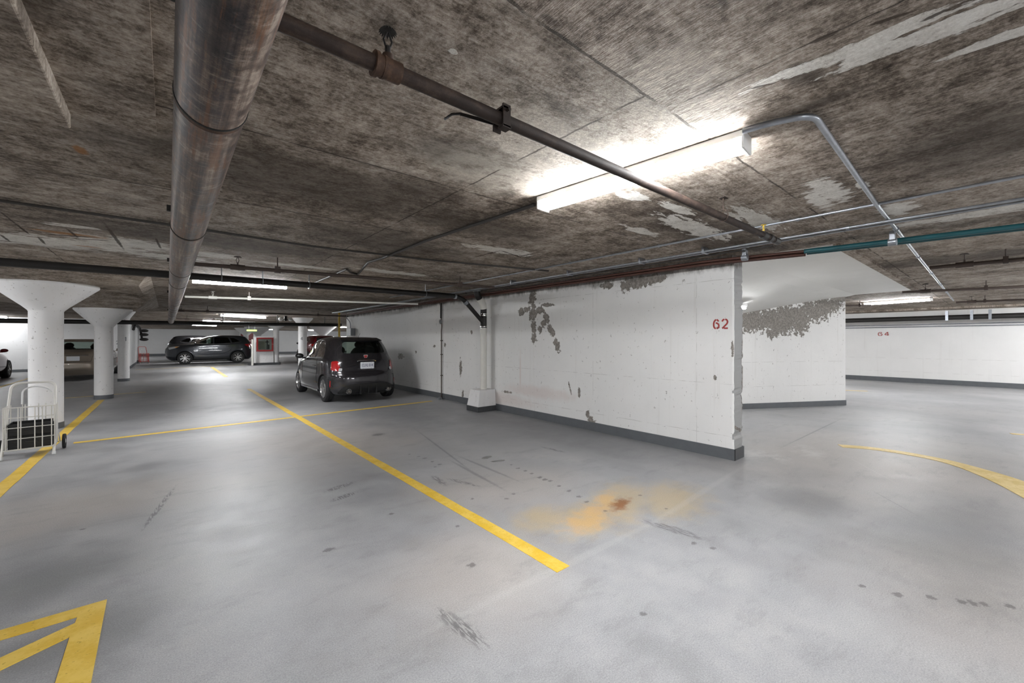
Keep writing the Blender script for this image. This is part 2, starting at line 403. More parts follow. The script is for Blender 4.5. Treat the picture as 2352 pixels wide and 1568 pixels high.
def glass_mat(name, tint=(.55, .62, .6), refl=.9):
    m = bpy.data.materials.new(name); m.use_nodes = True; t = m.node_tree; t.nodes.clear()
    o = t.nodes.new('ShaderNodeOutputMaterial'); mx = t.nodes.new('ShaderNodeMixShader')
    tr = t.nodes.new('ShaderNodeBsdfTransparent'); gl = t.nodes.new('ShaderNodeBsdfGlossy'); fr = t.nodes.new('ShaderNodeFresnel')
    tr.inputs[0].default_value = (*tint, 1); gl.inputs['Roughness'].default_value = .02; fr.inputs[0].default_value = 1.5
    gl.inputs[0].default_value = (refl, refl, refl, 1)
    t.links.new(fr.outputs[0], mx.inputs[0]); t.links.new(tr.outputs[0], mx.inputs[1]); t.links.new(gl.outputs[0], mx.inputs[2]); t.links.new(mx.outputs[0], o.inputs[0])
    return m
def emit_mat(name, col, st):
    m = bpy.data.materials.new(name); m.use_nodes = True; b = m.node_tree.nodes['Principled BSDF']
    b.inputs['Base Color'].default_value = (*col, 1); b.inputs['Emission Color'].default_value = (*col, 1); b.inputs['Emission Strength'].default_value = st
    return m

M = {}
M['ceil'] = ceiling_material(((0, 0, 2), (1, 90, 99)))
def zoned(name, x_, y_, z0, z1, matf):
    """slab whose faces carry the piece of the surface pattern that falls on them"""
    vs = []; fs = []; nx, ny = len(x_), len(y_)
    for zz_ in (z0, z1): vs += [(a, b, zz_) for b in y_ for a in x_]
    o_ = nx * ny; ids = []
    for jj in range(ny - 1):
        for ii in range(nx - 1):
            k = jj * nx + ii
            fs += [(k, k+nx, k+nx+1, k+1), (k+o_, k+1+o_, k+nx+1+o_, k+nx+o_)]; ids += [jj * (nx-1) + ii] * 2
    me = bpy.data.meshes.new(name); 
    for ii in range(nx - 1): fs += [(ii, ii+1, ii+1+o_, ii+o_), (ii+(ny-1)*nx, ii+(ny-1)*nx+o_, ii+1+(ny-1)*nx+o_, ii+1+(ny-1)*nx)]; ids += [0, 0]
    for jj in range(ny - 1): fs += [(jj*nx, jj*nx+o_, (jj+1)*nx+o_, (jj+1)*nx), (jj*nx+nx-1, (jj+1)*nx+nx-1, (jj+1)*nx+nx-1+o_, jj*nx+nx-1+o_)]; ids += [0, 0]
    me.from_pydata(vs, [], fs); me.update()
    for jj in range(ny - 1):
        for ii in range(nx - 1): me.materials.append(matf(((0, x_[ii], x_[ii+1]), (1, y_[jj], y_[jj+1]))))
    me.polygons.foreach_set('material_index', ids)
    return struct(link(name, me, None, smooth=0))
def wb(u, v, ry, rz, rot=0, X=5.05): p = WX(u, v, X); return (p.x, p.y, p.z, B, ry, rz, (rot, 0, 0))
YE = [15.5, 9.0, 7.0, 5.8, 4.6, 3.4, 2.6, 1.9]
W62 = dict(axis=1,
    chips=[wb(1222,688,.07,.12,.3), wb(1224,720,.08,.14,.1), wb(1226,750,.06,.15), wb(1227,778,.06,.09), wb(1197,715,.08,.06), wb(1210,710,.10,.04), wb(1256,700,.15,.03,.1), wb(1240,712,.10,.05), wb(1255,730,.05,.10,-.5), wb(1266,758,.05,.14,-.5), wb(1279,792,.055,.11,-.35), wb(1248,742,.06,.06), wb(1240,755,.05,.06),
           wb(1058,845,.05,.16), wb(1063,905,.03,.10), wb(1465,650,.20,.06), wb(1440,655,.10,.08), wb(1500,640,.2,.05), wb(1395,655,.1,.05), wb(1310,895,.012,.12,-.3), wb(1330,900,.02,.07), wb(1358,965,.06,.05), wb(1350,950,.03,.05),
           wb(998,795,.05,.03), wb(1022,792,.04,.05), wb(920,818,.16,.07), wb(1083,762,.03,.04), wb(955,808,.04,.03), wb(1682,800,.012,.09), wb(1642,867,.02,.03), wb(1650,752,.02,.01), wb(1165,900,.1,.02)],
    seams_z=(.88, .27, 2.12), seams_h=(WX(1362, 800).y, WX(1600, 800).y, WX(1192, 800).y), grime=(2.20, 2.32),
    rust=[wb(1150,915,.9,.12), wb(1230,900,.8,.1), wb(1195,860,.02,.4), wb(1290,640,.4,.1)])
M62 = [wall_material('peeling_white_painted_wall', zone=((1, YE[i+1], YE[i]),), **W62) for i in range(len(YE) - 1)]
M['wall_end'] = wall_material('shade_toned_wall_end', tint=(.34, .34, .335), grime=(2.25, 2.30), chips=[(5.17, 2.0, .35, .3, B, .015, (0,.35,0)), (5.3, 2.0, 1.0, .03, B, .5, (0,0,0))])  # end face tinted darker to hold its shade; chips and grime are its own
def rampb(u, v, r1, r2, rot=0):
    a = Vector((9.0, 3.35)); b = Vector((11.2, 2.16)); k = (u - 1710) / 233.0; q = a + (b - a) * k
    F = q.x * s40 + q.y * c40
    return (q.x, q.y, CAM_H + (HOR - v) / FPX * F, r1, r1, r2, (0, rot, 0))
M['wallramp'] = wall_material('damaged_white_ramp_wall', axis=0, seams_z=(.95, .45),
    chips=[rampb(1725,735,.42,.20), rampb(1765,735,.42,.22,.2), rampb(1810,728,.40,.22), rampb(1835,738,.20,.24), rampb(1865,715,.40,.20), rampb(1900,700,.35,.16), rampb(1930,686,.3,.08), rampb(1772,765,.14,.10), rampb(1720,745,.3,.14), rampb(1790,745,.3,.2)])
M['wall64'] = wall_material('white_painted_wall', axis=1, seams_z=(.8, .35), speck=.80)
M['wallfar'] = wall_material('scuffed_white_wall', axis=0, seams_z=(1.0,), tint=(.70, .70, .70), speck=.72)
M['column'] = wall_material('white_painted_column', speck=.71, tint=(.76, .75, .745))
M['soffit'] = wall_material('white_painted_soffit', speck=.78, tint=(.74, .73, .70), seams_h=(7.4, 9.3))
M['base_dark'] = simple('dark_grey_base_paint', (.105, .112, .12), .5, vary=.2, bump=.2)
M['base_black'] = simple('worn_black_base_paint', (.05, .052, .055), .5, vary=.4)
def paint_mat(name, a, b):
    n = NT(name, .5, spec=.4)
    k = n.noise(scale=7, detail=7, rough=.7); g = n.noise(scale=60, detail=3)
    c = n.mix(n.mr(k, .38, .62), a, b); n.base(n.mix(n.mr(g, .62, .72), c, tuple(x * .75 for x in a))); n.bump(g, .2, .002); return n.m
M['yellow'] = paint_mat('yellow_line_paint', (.66, .42, .035), (.76, .53, .10))
M['yellow_worn'] = paint_mat('worn_yellow_paint', (.60, .44, .14), (.72, .56, .25))
def big_pipe():
    n = NT('rust_streaked_steel', .34, .35, .5)
    a = n.noise(n.map(scale=(26, .7, 26)), 1.0, 6, .7); b = n.noise(n.map(scale=(3, 3, 3)), 4, 8, .8); c = n.noise(n.map(scale=(4, 14, 4)), 3, 4, .7)
    v = n.math('ADD', n.math('MULTIPLY', a, .5), n.math('MULTIPLY', b, .5))
    col = n.ramp(n.mr(v, .40, .62, 0, 1, False), [(0, (.012, .010, .013)), (.35, (.06, .045, .042)), (.65, (.17, .125, .10)), (1, (.42, .35, .29))])
    ru = n.mr(n.noise(n.map(scale=(22, 1.4, 22)), 1.3, 6, .75), .52, .62)
    col = n.mix(n.math('MULTIPLY', ru, .6), col, (.20, .085, .035))
    col = n.mix(n.math('MULTIPLY', n.mr(c, .55, .7), .45), col, (.38, .33, .28))
    n.base(col); n.rough(n.mr(b, .3, .7, .25, .55, False)); n.bump(b, .35, .004); return n.m
M['big_pipe'] = big_pipe()
M['ring'] = rusty('orange_rust', (.018, .010, .007), (.06, .032, .02), (.16, .09, .055), .7, .1)
M['black_gap'] = simple('black_shadow_gap', (.008, .008, .008), .8)
M['rust_pipe'] = rusty('brown_rusty_pipe', (.007, .005, .004), (.028, .017, .013), (.10, .066, .049), .7, .1, (1, 6, 6))
M['black_iron'] = simple('black_cast_iron', (.02, .018, .017), .5, .2, vary=.4)
M['brown_iron'] = simple('dark_brown_pipe', (.07, .05, .042), .6, .2, vary=.4)
M['galv'] = simple('galvanised_conduit', (.33, .35, .38), .34, .8, vary=.35, vscale=20)
M['darkconduit'] = simple('grimy_conduit', (.045, .04, .037), .6, .1, vary=.4)
M['copper'] = simple('aged_copper_tube', (.085, .036, .026), .5, .3, vary=.5)
M['teal'] = simple('teal_painted_tube', (.006, .075, .09), .45, vary=.4)
M['whitemetal'] = simple('white_enamel', (.8, .8, .79), .4)
M['tube'] = emit_mat('lit_diffuser', (.96, .98, 1.0), TUBE); M['tube_dim'] = emit_mat('lit_ramp_tube', (.96, .98, 1.0), 11.0)
M['pvc'] = simple('off_white_pipe', (.68, .66, .61), .4, vary=.12)
M['numred'] = simple('red_stencil_paint', (.36, .045, .04), .6, vary=.3, vscale=60)
M['red'] = simple('red_cabinet_paint', (.24, .014, .014), .4)
M['darkred'] = simple('dark_red_paint', (.16, .02, .022), .5)
M['grey'] = simple('grey_metal_box', (.22, .23, .24), .5, .3)
M['yellowpipe'] = simple('yellow_gas_pipe', (.62, .42, .05), .5, vary=.3)
M['black_plastic'] = simple('black_plastic', (.018, .018, .018), .35)
M['rubber'] = simple('tyre_rubber', (.022, .022, .023), .7, bump=.3)
M['alloy'] = simple('silver_alloy', (.55, .55, .55), .25, .85)
M['gunmetal'] = simple('gunmetal_alloy', (.30, .28, .26), .3, .8)
M['chrome'] = simple('chrome', (.8, .8, .8), .08, 1.0, vary=.02)
M['dark'] = simple('dark_interior', (.012, .012, .012), .8)
M['seat'] = simple('dark_seat_cloth', (.03, .03, .032), .8)
M['redlens'] = simple('red_lamp_lens', (.36, .008, .010), .12, coat=1)
M['cartred'] = simple('red_wire_enamel', (.45, .05, .035), .4); M['clearlens'] = simple('clear_lamp_lens', (.6, .6, .62), .1, .3, coat=1)
M['amberlens'] = simple('amber_lamp_lens', (.8, .35, .05), .15)
M['plate'] = simple('white_number_plate', (.78, .80, .84), .4, vary=.03)
M['plateblue'] = simple('blue_plate_lettering', (.035, .05, .16), .5)
M['glass'] = glass_mat('tinted_car_glass', (.62, .70, .66))
M['glassdark'] = glass_mat('dark_tinted_glass', (.06, .065, .07))
M['cabglass'] = glass_mat('cabinet_glass', (.85, .88, .86))
M['green'] = emit_mat('green_sign_face', (.45, .7, .12), .8)
M['cream'] = simple('cream_enamel_wire', (.76, .74, .69), .4)
M['paintgrey'] = simple('graphite_metallic_paint', (.032, .030, .034), .22, .5, coat=1, vary=.05)
M['paintsuv'] = simple('dark_slate_metallic_paint', (.035, .038, .045), .28, .5, coat=1, vary=.05)
M['paintbeige'] = simple('champagne_metallic_paint', (.27, .225, .18), .3, .5, coat=1, vary=.05)
M['paintblack'] = simple('black_car_paint', (.014, .014, .016), .25, .3, coat=1)
M['paintwine'] = simple('dark_red_car_paint', (.16, .01, .015), .25, .3, coat=1)
M['canvas'] = simple('fire_hose_canvas', (.55, .52, .42), .8)

# ------------------------------------------------------------------ the setting
X0, X1, Y0, Y1 = -11.0, 18.8, -6.0, 48.0
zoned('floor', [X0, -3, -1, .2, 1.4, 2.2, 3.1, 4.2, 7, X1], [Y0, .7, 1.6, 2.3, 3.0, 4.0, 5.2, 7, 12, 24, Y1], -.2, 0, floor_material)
zoned('ceiling', [X0, -2, -.6, .5, 1.5, 2.6, 4.0, 6.0, X1], [Y0, .3, .932, 1.7, 2.5, 3.6, 5.2, 8, 16, Y1], CEIL, CEIL + .25, ceiling_material)
T = .25
struct(MB().box((X0 - T, Y0 - T, -.2), (X0, Y1 + T, CEIL + .25)).build('wall_left', M['wallfar'], smooth=0))
struct(MB().box((X0, Y1, -.2), (X1, Y1 + T, CEIL + .25)).build('wall_far', M['wallfar'], smooth=0))
struct(MB().box((X0, Y0 - T, -.2), (X1, Y0, CEIL + .25)).build('wall_back', M['wallfar'], smooth=0))
struct(MB().box((X1, Y0 - T, -.2), (X1 + T, Y1 + T, CEIL + .25)).build('wall_right', M['wall64'], smooth=0))
# block behind the parked beige car
struct(MB().box((X0, 27.6, 0), (-1.42, 36.0, CEIL)).build('wall_block', M['wallfar'], smooth=0))
def skirt(name, pts, h=.10, t=.012, mat=None):
    """painted base band; pts run so that the room is on the right-hand side"""
    mb = MB()
    for a, b in zip(pts[:-1], pts[1:]):
        a = Vector((*a, 0)); b = Vector((*b, 0)); d = (b - a).normalized(); nrm = Vector((d.y, -d.x, 0)) * t
        mb.prism([a, b, b + nrm, a + nrm], (0, 0, h))
    return struct(mb.build(name, mat or M['base_dark'], smooth=0))
skirt('baseboard_right', [(X1, 6), (X1, Y0)], .15, .03)
skirt('baseboard_far', [(X0, Y1), (X1, Y1)], .2, .03)
skirt('baseboard_block', [(X0, 27.6), (-1.42, 27.6), (-1.42, 36.0)][::1], .12, .02)
# wall with number 62: stacked slices so that the free end has a chipped arris
WXX, WTH, WY0, WY1 = 5.05, .25, 1.99, 15.5
mb = MB(); rings = []
zz = 0.0; jj_ = [.004, .004]
while zz < CEIL - .001:
    jj_ = [.75 * jj_[k] + .25 * abs(random.gauss(0, .012)) for k in range(2)]; j = list(jj_)
    if random.random() < .05: j[random.randint(0, 1)] += .012
    if abs(zz - 1.15) < .04: j[1] += .012
    if abs(zz - .30) < .03: j = [a + .012 for a in j]
    L_ = [(WXX, y_, zz) for y_ in YE[:-1]] + [(WXX, WY0 + .03, zz)]
    R_ = [(WXX + WTH, WY0 + .03, zz)] + [(WXX + WTH, y_, zz) for y_ in YE[:-1][::-1]]
    rings.append(L_ + [(WXX + j[0], WY0 + j[0], zz), (WXX + WTH - j[1], WY0 + j[1], zz)] + R_)
    zz += .03
rings.append([(p[0], p[1], CEIL) for p in rings[-1]])
nr = len(rings[0]); vs = [p for r in rings for p in r]; fs = []
for i in range(len(rings) - 1):
    for k in range(nr):
        k2 = (k + 1) % nr; fs.append((i*nr+k, i*nr+k2, (i+1)*nr+k2, (i+1)*nr+k))
fs += [tuple(range(nr - 1, -1, -1)), tuple((len(rings)-1)*nr + k for k in range(nr))]
mb.add(vs, fs); o = struct(mb.build('wall_middle', M62[0], smooth=0))
for m_ in M62[1:]: o.data.materials.append(m_)
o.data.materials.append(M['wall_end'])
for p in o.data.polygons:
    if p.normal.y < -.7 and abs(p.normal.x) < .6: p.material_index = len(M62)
    else:
        cy = p.center.y
        for i in range(len(M62)):
            if YE[i+1] <= cy <= YE[i]: p.material_index = i
skirt('baseboard_middle', [(WXX, WY1), (WXX, WY0 - .006)][::-1][::-1], .13, .014)
skirt('baseboard_end', [(WXX - .014, WY0 ), (WXX + WTH + .004, WY0)], .13, .006, M['base_black'])
skirt('baseboard_return', [(WXX + WTH, WY0), (WXX + WTH, 6)], .13, .014)
# ramp wall (oblique) behind, with its own underside of the ramp
A, Bp = Vector((9.0, 3.35)), Vector((11.2, 2.16)); d = (Bp - A).normalized(); A2 = A - d * 4.2
nrm = Vector((-d.y, d.x))
mb = MB(); q = [A2, Bp, Bp + nrm * .22, A2 + nrm * .22]
mb.prism([(p.x, p.y, 0) for p in q], (0, 0, CEIL)); struct(mb.build('wall_ramp', M['wallramp'], smooth=0))
skirt('baseboard_ramp', [(A2.x, A2.y), (Bp.x, Bp.y)], .11, .02)
# ramp underside: flat painted strip, then a slab curving down
ys = [1.13, 1.2, 2.0, 2.25, 2.5, 2.8, 3.35, 4.2, 5.4, 6.6]; zs = [2.385, 2.385, 2.37, 2.32, 2.25, 2.15, 1.955, 1.62, 1.10, .5]
mb = MB(); vs = []; fs = []
for y_, z_ in zip(ys, zs): vs += [(WXX + WTH + .005, y_, z_), (11.25, y_, z_)]
for i in range(len(ys) - 1): fs.append((2*i, 2*i+1, 2*i+3, 2*i+2))
k = len(vs); vs += [(p[0], p[1], CEIL + .005) for p in vs[:k]]
fs += [tuple(a + k for a in f[::-1]) for f in fs]
for i in range(len(ys) - 1): fs += [(2*i, 2*i+2, 2*i+2+k, 2*i+k), (2*i+1, 2*i+1+k, 2*i+3+k, 2*i+3)]
fs += [(0, k, k+1, 1), (2*len(ys)-2, 2*len(ys)-1, 2*len(ys)-1+k, 2*len(ys)-2+k)]
mb.add(vs, fs); o = struct(mb.build('ceiling_ramp', M['soffit'], smooth=0))
struct(MB().box((5.3, 6.6, 0), (X1, 6.85, CEIL)).build('wall_rear', M['wallfar'], smooth=0))
struct(MB().box((WXX + WTH + .01, 1.04, 2.37), (11.3, 1.125, CEIL)).build('trim_1', M['ceil'], smooth=0))
struct(MB().box((18.0, Y0, 2.345), (X1, 6.6, CEIL)).build('trim_2', M['ceil'], smooth=0))
# ceiling drop panels round the columns
def drop(n_, x0, x1, y0, y1, z0): struct(MB().box((x0, y0, z0), (x1, y1, CEIL)).build('trim_%d' % n_, M['ceil'], smooth=0, bevel=.006))
drop(3, -3.2, -.324, -2.0, 2.62, 2.325)
def haunch(n_, top, bot, z0):
    (a0, a1, b0, b1), (c0, c1, d0, d1) = top, bot
    vs = [(a0, b0, CEIL), (a1, b0, CEIL), (a1, b1, CEIL), (a0, b1, CEIL), (c0, d0, z0), (c1, d0, z0), (c1, d1, z0), (c0, d1, z0)]
    struct(MB().add(vs, [(0,1,2,3),(7,6,5,4),(0,4,5,1),(1,5,6,2),(2,6,7,3),(3,7,4,0)]).build('trim_%d' % n_, M['ceil'], smooth=0))
haunch(4, (-3.6, -.2, 7.9, 11.9), (-2.6, -.36, 9.05, 10.6), 2.285)
haunch(5, (-3.4, -.2, 11.95, 16.4), (-1.85, -.55, 13.25, 14.6), 2.15)
struct(MB().box((-.324, -2.0, 2.385), (-.04, 2.62, CEIL)).build('trim_6', M['ceil'], smooth=0))

# ------------------------------------------------------------------ columns
def column(x, y, r, zcap, zneck, rcap, label, group='round white columns with flared heads', base=True, top=CEIL):
    t = thing('concrete_column', label, 'column', (x, y, 0), 0, group)
    Mx = Matrix.Translation((x, y, 0))
    prof = [(r, .095), (r, zneck - .02), (r + .01, zneck)]
    for i in range(1, 7): prof.append((r + (rcap - r) * i / 6, zneck + (zcap - .04 - zneck) * (i / 6) ** 1.0))
    prof += [(rcap + .004, zcap - .03), (rcap + .004, zcap), (r, zcap)]
    MB().lathe(prof, Mx, 48).build('shaft', M['column'], t)
    if base: MB().lathe([(r + .004, 0), (r + .006, .095), (r, .096)], Mx, 48).build('base_band', M['base_dark'], t)
    return t
c1 = column(-1.47, 9.72, .19, 2.285, 1.87, .60, 'nearest thick round white column, seen through the wire cart in front of it')
column(-1.17, 13.84, .168, 2.15, 1.73, .51, 'second round white column, with the yellow line ending at its foot')
column(-1.15, 19.3, .152, CEIL, 2.12, .30, 'third and slimmest white column of the left row, dark band at foot')
def colat(u, F, r, label, zn=1.9, rc=.5, **k):
    R = (u - 1176) / FPX * F; return column(F * s40 + R * c40, F * c40 - R * s40, r, CEIL, zn, rc, label, **k)
c4 = colat(695, 18.5, .175, 'round white column just left of the small black hatchback, numbered 4', 2.08, .42)
colat(634, 23.8, .15, 'white column rising beside the red hose cabinet', 2.0, .6)
colat(593, 31, .2, 'white column behind the red hose cabinet, top showing', 1.8, .9)
colat(565, 34, .18, 'white column between the two dark red doors', 1.8, .8)
colat(742, 30, .2, 'farthest small white column, above the hatchback side windows', 1.75, .9)

# ------------------------------------------------------------------ painted lines on the floor
NL = [0.0]
def line_thing(pts, label, mat=None, name='painted_line', group='yellow floor lines', cat='floor marking'):
    mb = MB(); mb.prism([(p[0], p[1], -.001) for p in pts], (0, 0, .003 + NL[0])); NL[0] += .0003; o = mb.build(name, mat or M['yellow'], smooth=0)
    tag(o, label, cat, group); return o
def jag(a, b, w_, n=40, j=.004):
    a = Vector(a); b = Vector(b); d = (b - a); L = d.length; d.normalize(); nn = Vector((-d.y, d.x)); l = []; r = []
    for i in range(n + 1):
        p = a + d * L * i / n; l.append(p + nn * (w_/2 + random.gauss(0, j * .5))); r.append(p - nn * (w_/2 + random.gauss(0, j * .5)))
    return l + r[::-1]
line_thing(jag((1.855, 1.72), (1.79, 13.9), .105), 'long yellow line beside bay 62, running from the foreground to the far aisle')
line_thing(jag((-.98, 8.12), (4.66, 8.42), .10), 'thin yellow cross line behind the black hatchback, from cart to wall')
line_thing(jag((-1.2, 2.9), (-1.19, 13.55), .115), 'yellow line passing under the wire cart to the second column')
line_thing(jag((-3.8, 16.5), (-3.9, 23.5), .11), 'short yellow line at the far left, beside the beige car')
line_thing(jag((-1.9, 14.55), (-.45, 14.85), .08), 'faint yellow line crossing behind the second column', M['yellow_worn'])
line_thing(jag((1.72, 19.1), (1.76, 26.3), .13), 'short yellow dash on the floor in front of the dark SUV')
line_thing(jag((-1.2, 26.4), (3.3, 27.6), .08), 'faint yellow line across the floor just before the dark SUV', M['yellow_worn'])
# hatched box corner, bottom left
y_top = 3.10
bar = [(-.25, y_top), (-3.4, y_top + .03), (-3.4, y_top - .08), (-.36, y_top - .10), (-.375, y_top - .17)]
dg = []
a = P(172, 1432, 0); b = P(0, 1512, 0); dirv = (b - a).normalized()
a2 = P(160, 1463, 0)
poly = [(-.25, y_top), (-.6, y_top + .0), (-3.4, y_top), (-3.4, y_top - .095), tuple(P(60, 1453, 0)[:2]), tuple(P(178, 1417, 0)[:2]), tuple(a[:2]), tuple((a + dirv * 1.6)[:2]), tuple((a2 + dirv * 1.6)[:2]), tuple(a2[:2]),
        tuple(P(127, 1568, 0)[:2]), (-.37, 1.2), (-.26, 1.2), tuple(P(209, 1568, 0)[:2])]
line_thing(poly, 'bold yellow hatched box corner in the lower left foreground', name='painted_hatching', group=None)
# worn curve on the right
cl = [P(1930,1024,0), P(1990,1028,0), P(2050,1036,0), P(2110,1046,0), P(2170,1058,0), P(2230,1075,0), P(2290,1095,0), P(2352,1120,0), P(2430,1160,0)]
wd = [.15, .15, .15, .15, .16, .20, .28, .32, .32]
l = []; r = []
for i, p in enumerate(cl):
    q0 = cl[max(0, i-1)]; q1 = cl[min(len(cl)-1, i+1)]; dd = (q1 - q0).normalized(); nn = Vector((-dd.y, dd.x, 0)); l.append(p + nn * wd[i] / 2); r.append(p - nn * wd[i] / 2)
line_thing(fillet(l, .3, 3) + fillet(r, .3, 3)[::-1], 'worn curved yellow line widening towards the right edge', M['yellow_worn'])
line_thing(jag(P(1920,895.5,0)[:2], P(1992,898,0)[:2], .09), 'small far yellow line beyond the ramp wall', M['yellow_worn'])
line_thing(jag(P(2322,996,0)[:2], P(2420,1003,0)[:2], .07), 'thin yellow line fragment at the right edge of the floor', M['yellow_worn'])

# ------------------------------------------------------------------ fluorescent lights
def light(a, b, label, z_bot=2.315, wdt=.125, group='fluorescent ceiling lights', ext=0):
    a = Vector(a); b = Vector(b); a.z = b.z = 0
    c = (a + b) / 2; d = b - a; L = d.length; ang = math.atan2(d.y, d.x)
    t = thing('fluorescent_light', label, 'ceiling light', (c.x, c.y, CEIL), 0, group)
    Mx = Matrix.Translation((c.x, c.y, 0)) @ Matrix.Rotation(ang, 4, 'Z')
    h = wdt / 2
    mb = MB(); mb.box((-L/2 - .01, -h, CEIL - .035), (L/2 + .01, h, CEIL - .001), Mx); mb.build('housing', M['whitemetal'], t, bevel=.004)
    prof = [(-h*.93, CEIL - .036), (-h*.93, z_bot + .03), (-h*.80, z_bot + .012), (-h*.45, z_bot), (h*.45, z_bot), (h*.80, z_bot + .012), (h*.93, z_bot + .03), (h*.93, CEIL - .036)]
    mb = MB(); mb.prism([Mx @ Vector((-L/2, p, q)) for p, q in prof], (Mx.to_3x3() @ Vector((L, 0, 0)))); mb.build('diffuser', M['tube'], t, smooth=0)
    for s in (-1, 1):
        mb = MB(); mb.box((s*(L/2) - .006 + s*.008, -h, z_bot - .003), (s*(L/2) + .006 + s*.008, h, CEIL - .002), Mx); mb.build('end_cap', M['whitemetal'], t, bevel=.003)
    return t
light((2.03, 2.07, 0), (2.145, .80, 0), 'large nearest fluorescent light, crossed by a rusty sprinkler pipe')
light(P(443,650,2.31), P(657,664,2.31), 'fluorescent light hung just behind the black pipe, beside the large rusty pipe')
light(P(505,726,2.31), P(608,731.5,2.31), 'longest far fluorescent light above the dark SUV')
light(P(464,737,2.31), P(503,739,2.31), 'left one of a joined pair of distant fluorescent lights')
light(P(509.5,739.3,2.31), P(548,741,2.31), 'right one of a joined pair of distant fluorescent lights')
light(P(441,747.5,2.31), P(496,749,2.31), 'farthest fluorescent light, above the bonnet of the dark SUV')
light(WY(-45,732,26.6), WY(17,733,26.6), 'fluorescent light cut by the left edge of the photo')
light(P(1988,701,2.31), P(2138,691,2.31), 'fluorescent light on the right, beyond the ramp wall')
# fixtures added for brightness
for i, (x, y, ax, lb) in enumerate([(.8, -2.8, 0, 'added behind the camera, left'), (4.6, -2.6, 0, 'added behind the camera, centre'), (9.8, -1.9, 0, 'added behind the camera, right'), (13.4, -3.4, 1, 'added off the right edge, near the numbered 64 wall'),
        (-3.6, -1.2, 1, 'added off the left edge, nearest'), (-4.6, 5.2, 1, 'added off the left edge, level with the cart'), (-5.6, 12, 0, 'added off the left edge, level with the second column'), (11.5, -4.6, 0, 'added far behind the camera, right'),
        (9.5, 18.0, 0, 'added behind the far end of wall 62'), (16.2, -1.6, 1, 'added off the right edge, close to wall 64'), (-4.2, 8.6, 1, 'added off the left edge, level with the nearest column'), (15.6, 5.2, 0, 'added out of sight behind the ramp wall'),
        (10.4, 31, 0, 'over the far aisle, right of the hose cabinet'), (-8.5, 21, 0, 'added off the left edge, level with the beige car'), (-3.4, 39.5, 1, 'added behind the far white block, nearer one'), (-3.4, 43.5, 1, 'added behind the far white block, farther one'), (6.6, 41.5, 0, 'small and distant, left of the numbered column head'), (10.8, 41.5, 0, 'small and distant, right of the numbered column head'), (15.0, 40, 0, 'added far back, hidden by wall 62'), (14.5, 27, 0, 'added behind wall 62, level with the red car')]):
    dv = (.75, 0, 0) if ax == 0 else (0, .75, 0)
    light(Vector((x, y, 0)) - Vector(dv), Vector((x, y, 0)) + Vector(dv), 'fluorescent garage light ' + lb, group='fluorescent lights at the edges of the view')
# lamp under the ramp, one end peeping past wall 62
t = thing('ramp_light', 'strip light under the ramp whose end peeps past the free end of wall 62', 'ceiling light', (7.3, 3.02, 2.07))
MB().box((6.6, 2.93, 2.01), (7.98, 3.03, 2.055)).build('housing', M['whitemetal'], t)
MB().tube([(6.62, 2.98, 1.985), (7.98, 2.98, 1.985)], .03, 16).build('lamp_tube', M['tube_dim'], t)

# ------------------------------------------------------------------ pipes
def run(mb, pts, r, bend=.08, n=14): return mb.tube(fillet(pts, bend, 6), r, n)
# large rust-streaked pipe
t = thing('drain_pipe', 'large rust-streaked steel pipe under the ceiling at left', 'pipe', (.094, 0, 2.06))
zc, rp, xc = 2.06, .0816, .094
joints = [1.39, 3.02, 4.85, 5.95, 9.0, 10.4, 11.2, 13.2, 14.8, 16.6]
ys_ = [-2.0] + joints + [18.72]
mb = MB()
for i, (a, b) in enumerate(zip(ys_[:-1], ys_[1:])):
    r_ = rp * (1.0 if i % 2 else 1.012)
    mb.tube([(xc, a + .006, zc), (xc, b - .006, zc)], r_, 48)
mb.build('pipe_wall', M['big_pipe'], t)
for y_ in joints:
    MB().tube([(xc, y_ + .002, zc), (xc, y_ + .022, zc)], rp * 1.03, 40).build('coupling', M['ring'], t)
    MB().tube([(xc, y_ - .006, zc), (xc, y_ + .002, zc)], rp * 1.035, 40).build('joint_band', M['black_gap'], t)
for y_ in (1.05, 2.8, 4.6, 7.6, 12.2):
    mb = MB(); mb.tube([(xc, y_, zc + rp), (xc, y_, CEIL)], .006, 8); mb.box((xc - rp - .016, y_ - .012, zc + .015), (xc - rp + .004, y_ + .012, zc + .045)); mb.build('hanger', M['black_iron'], t)
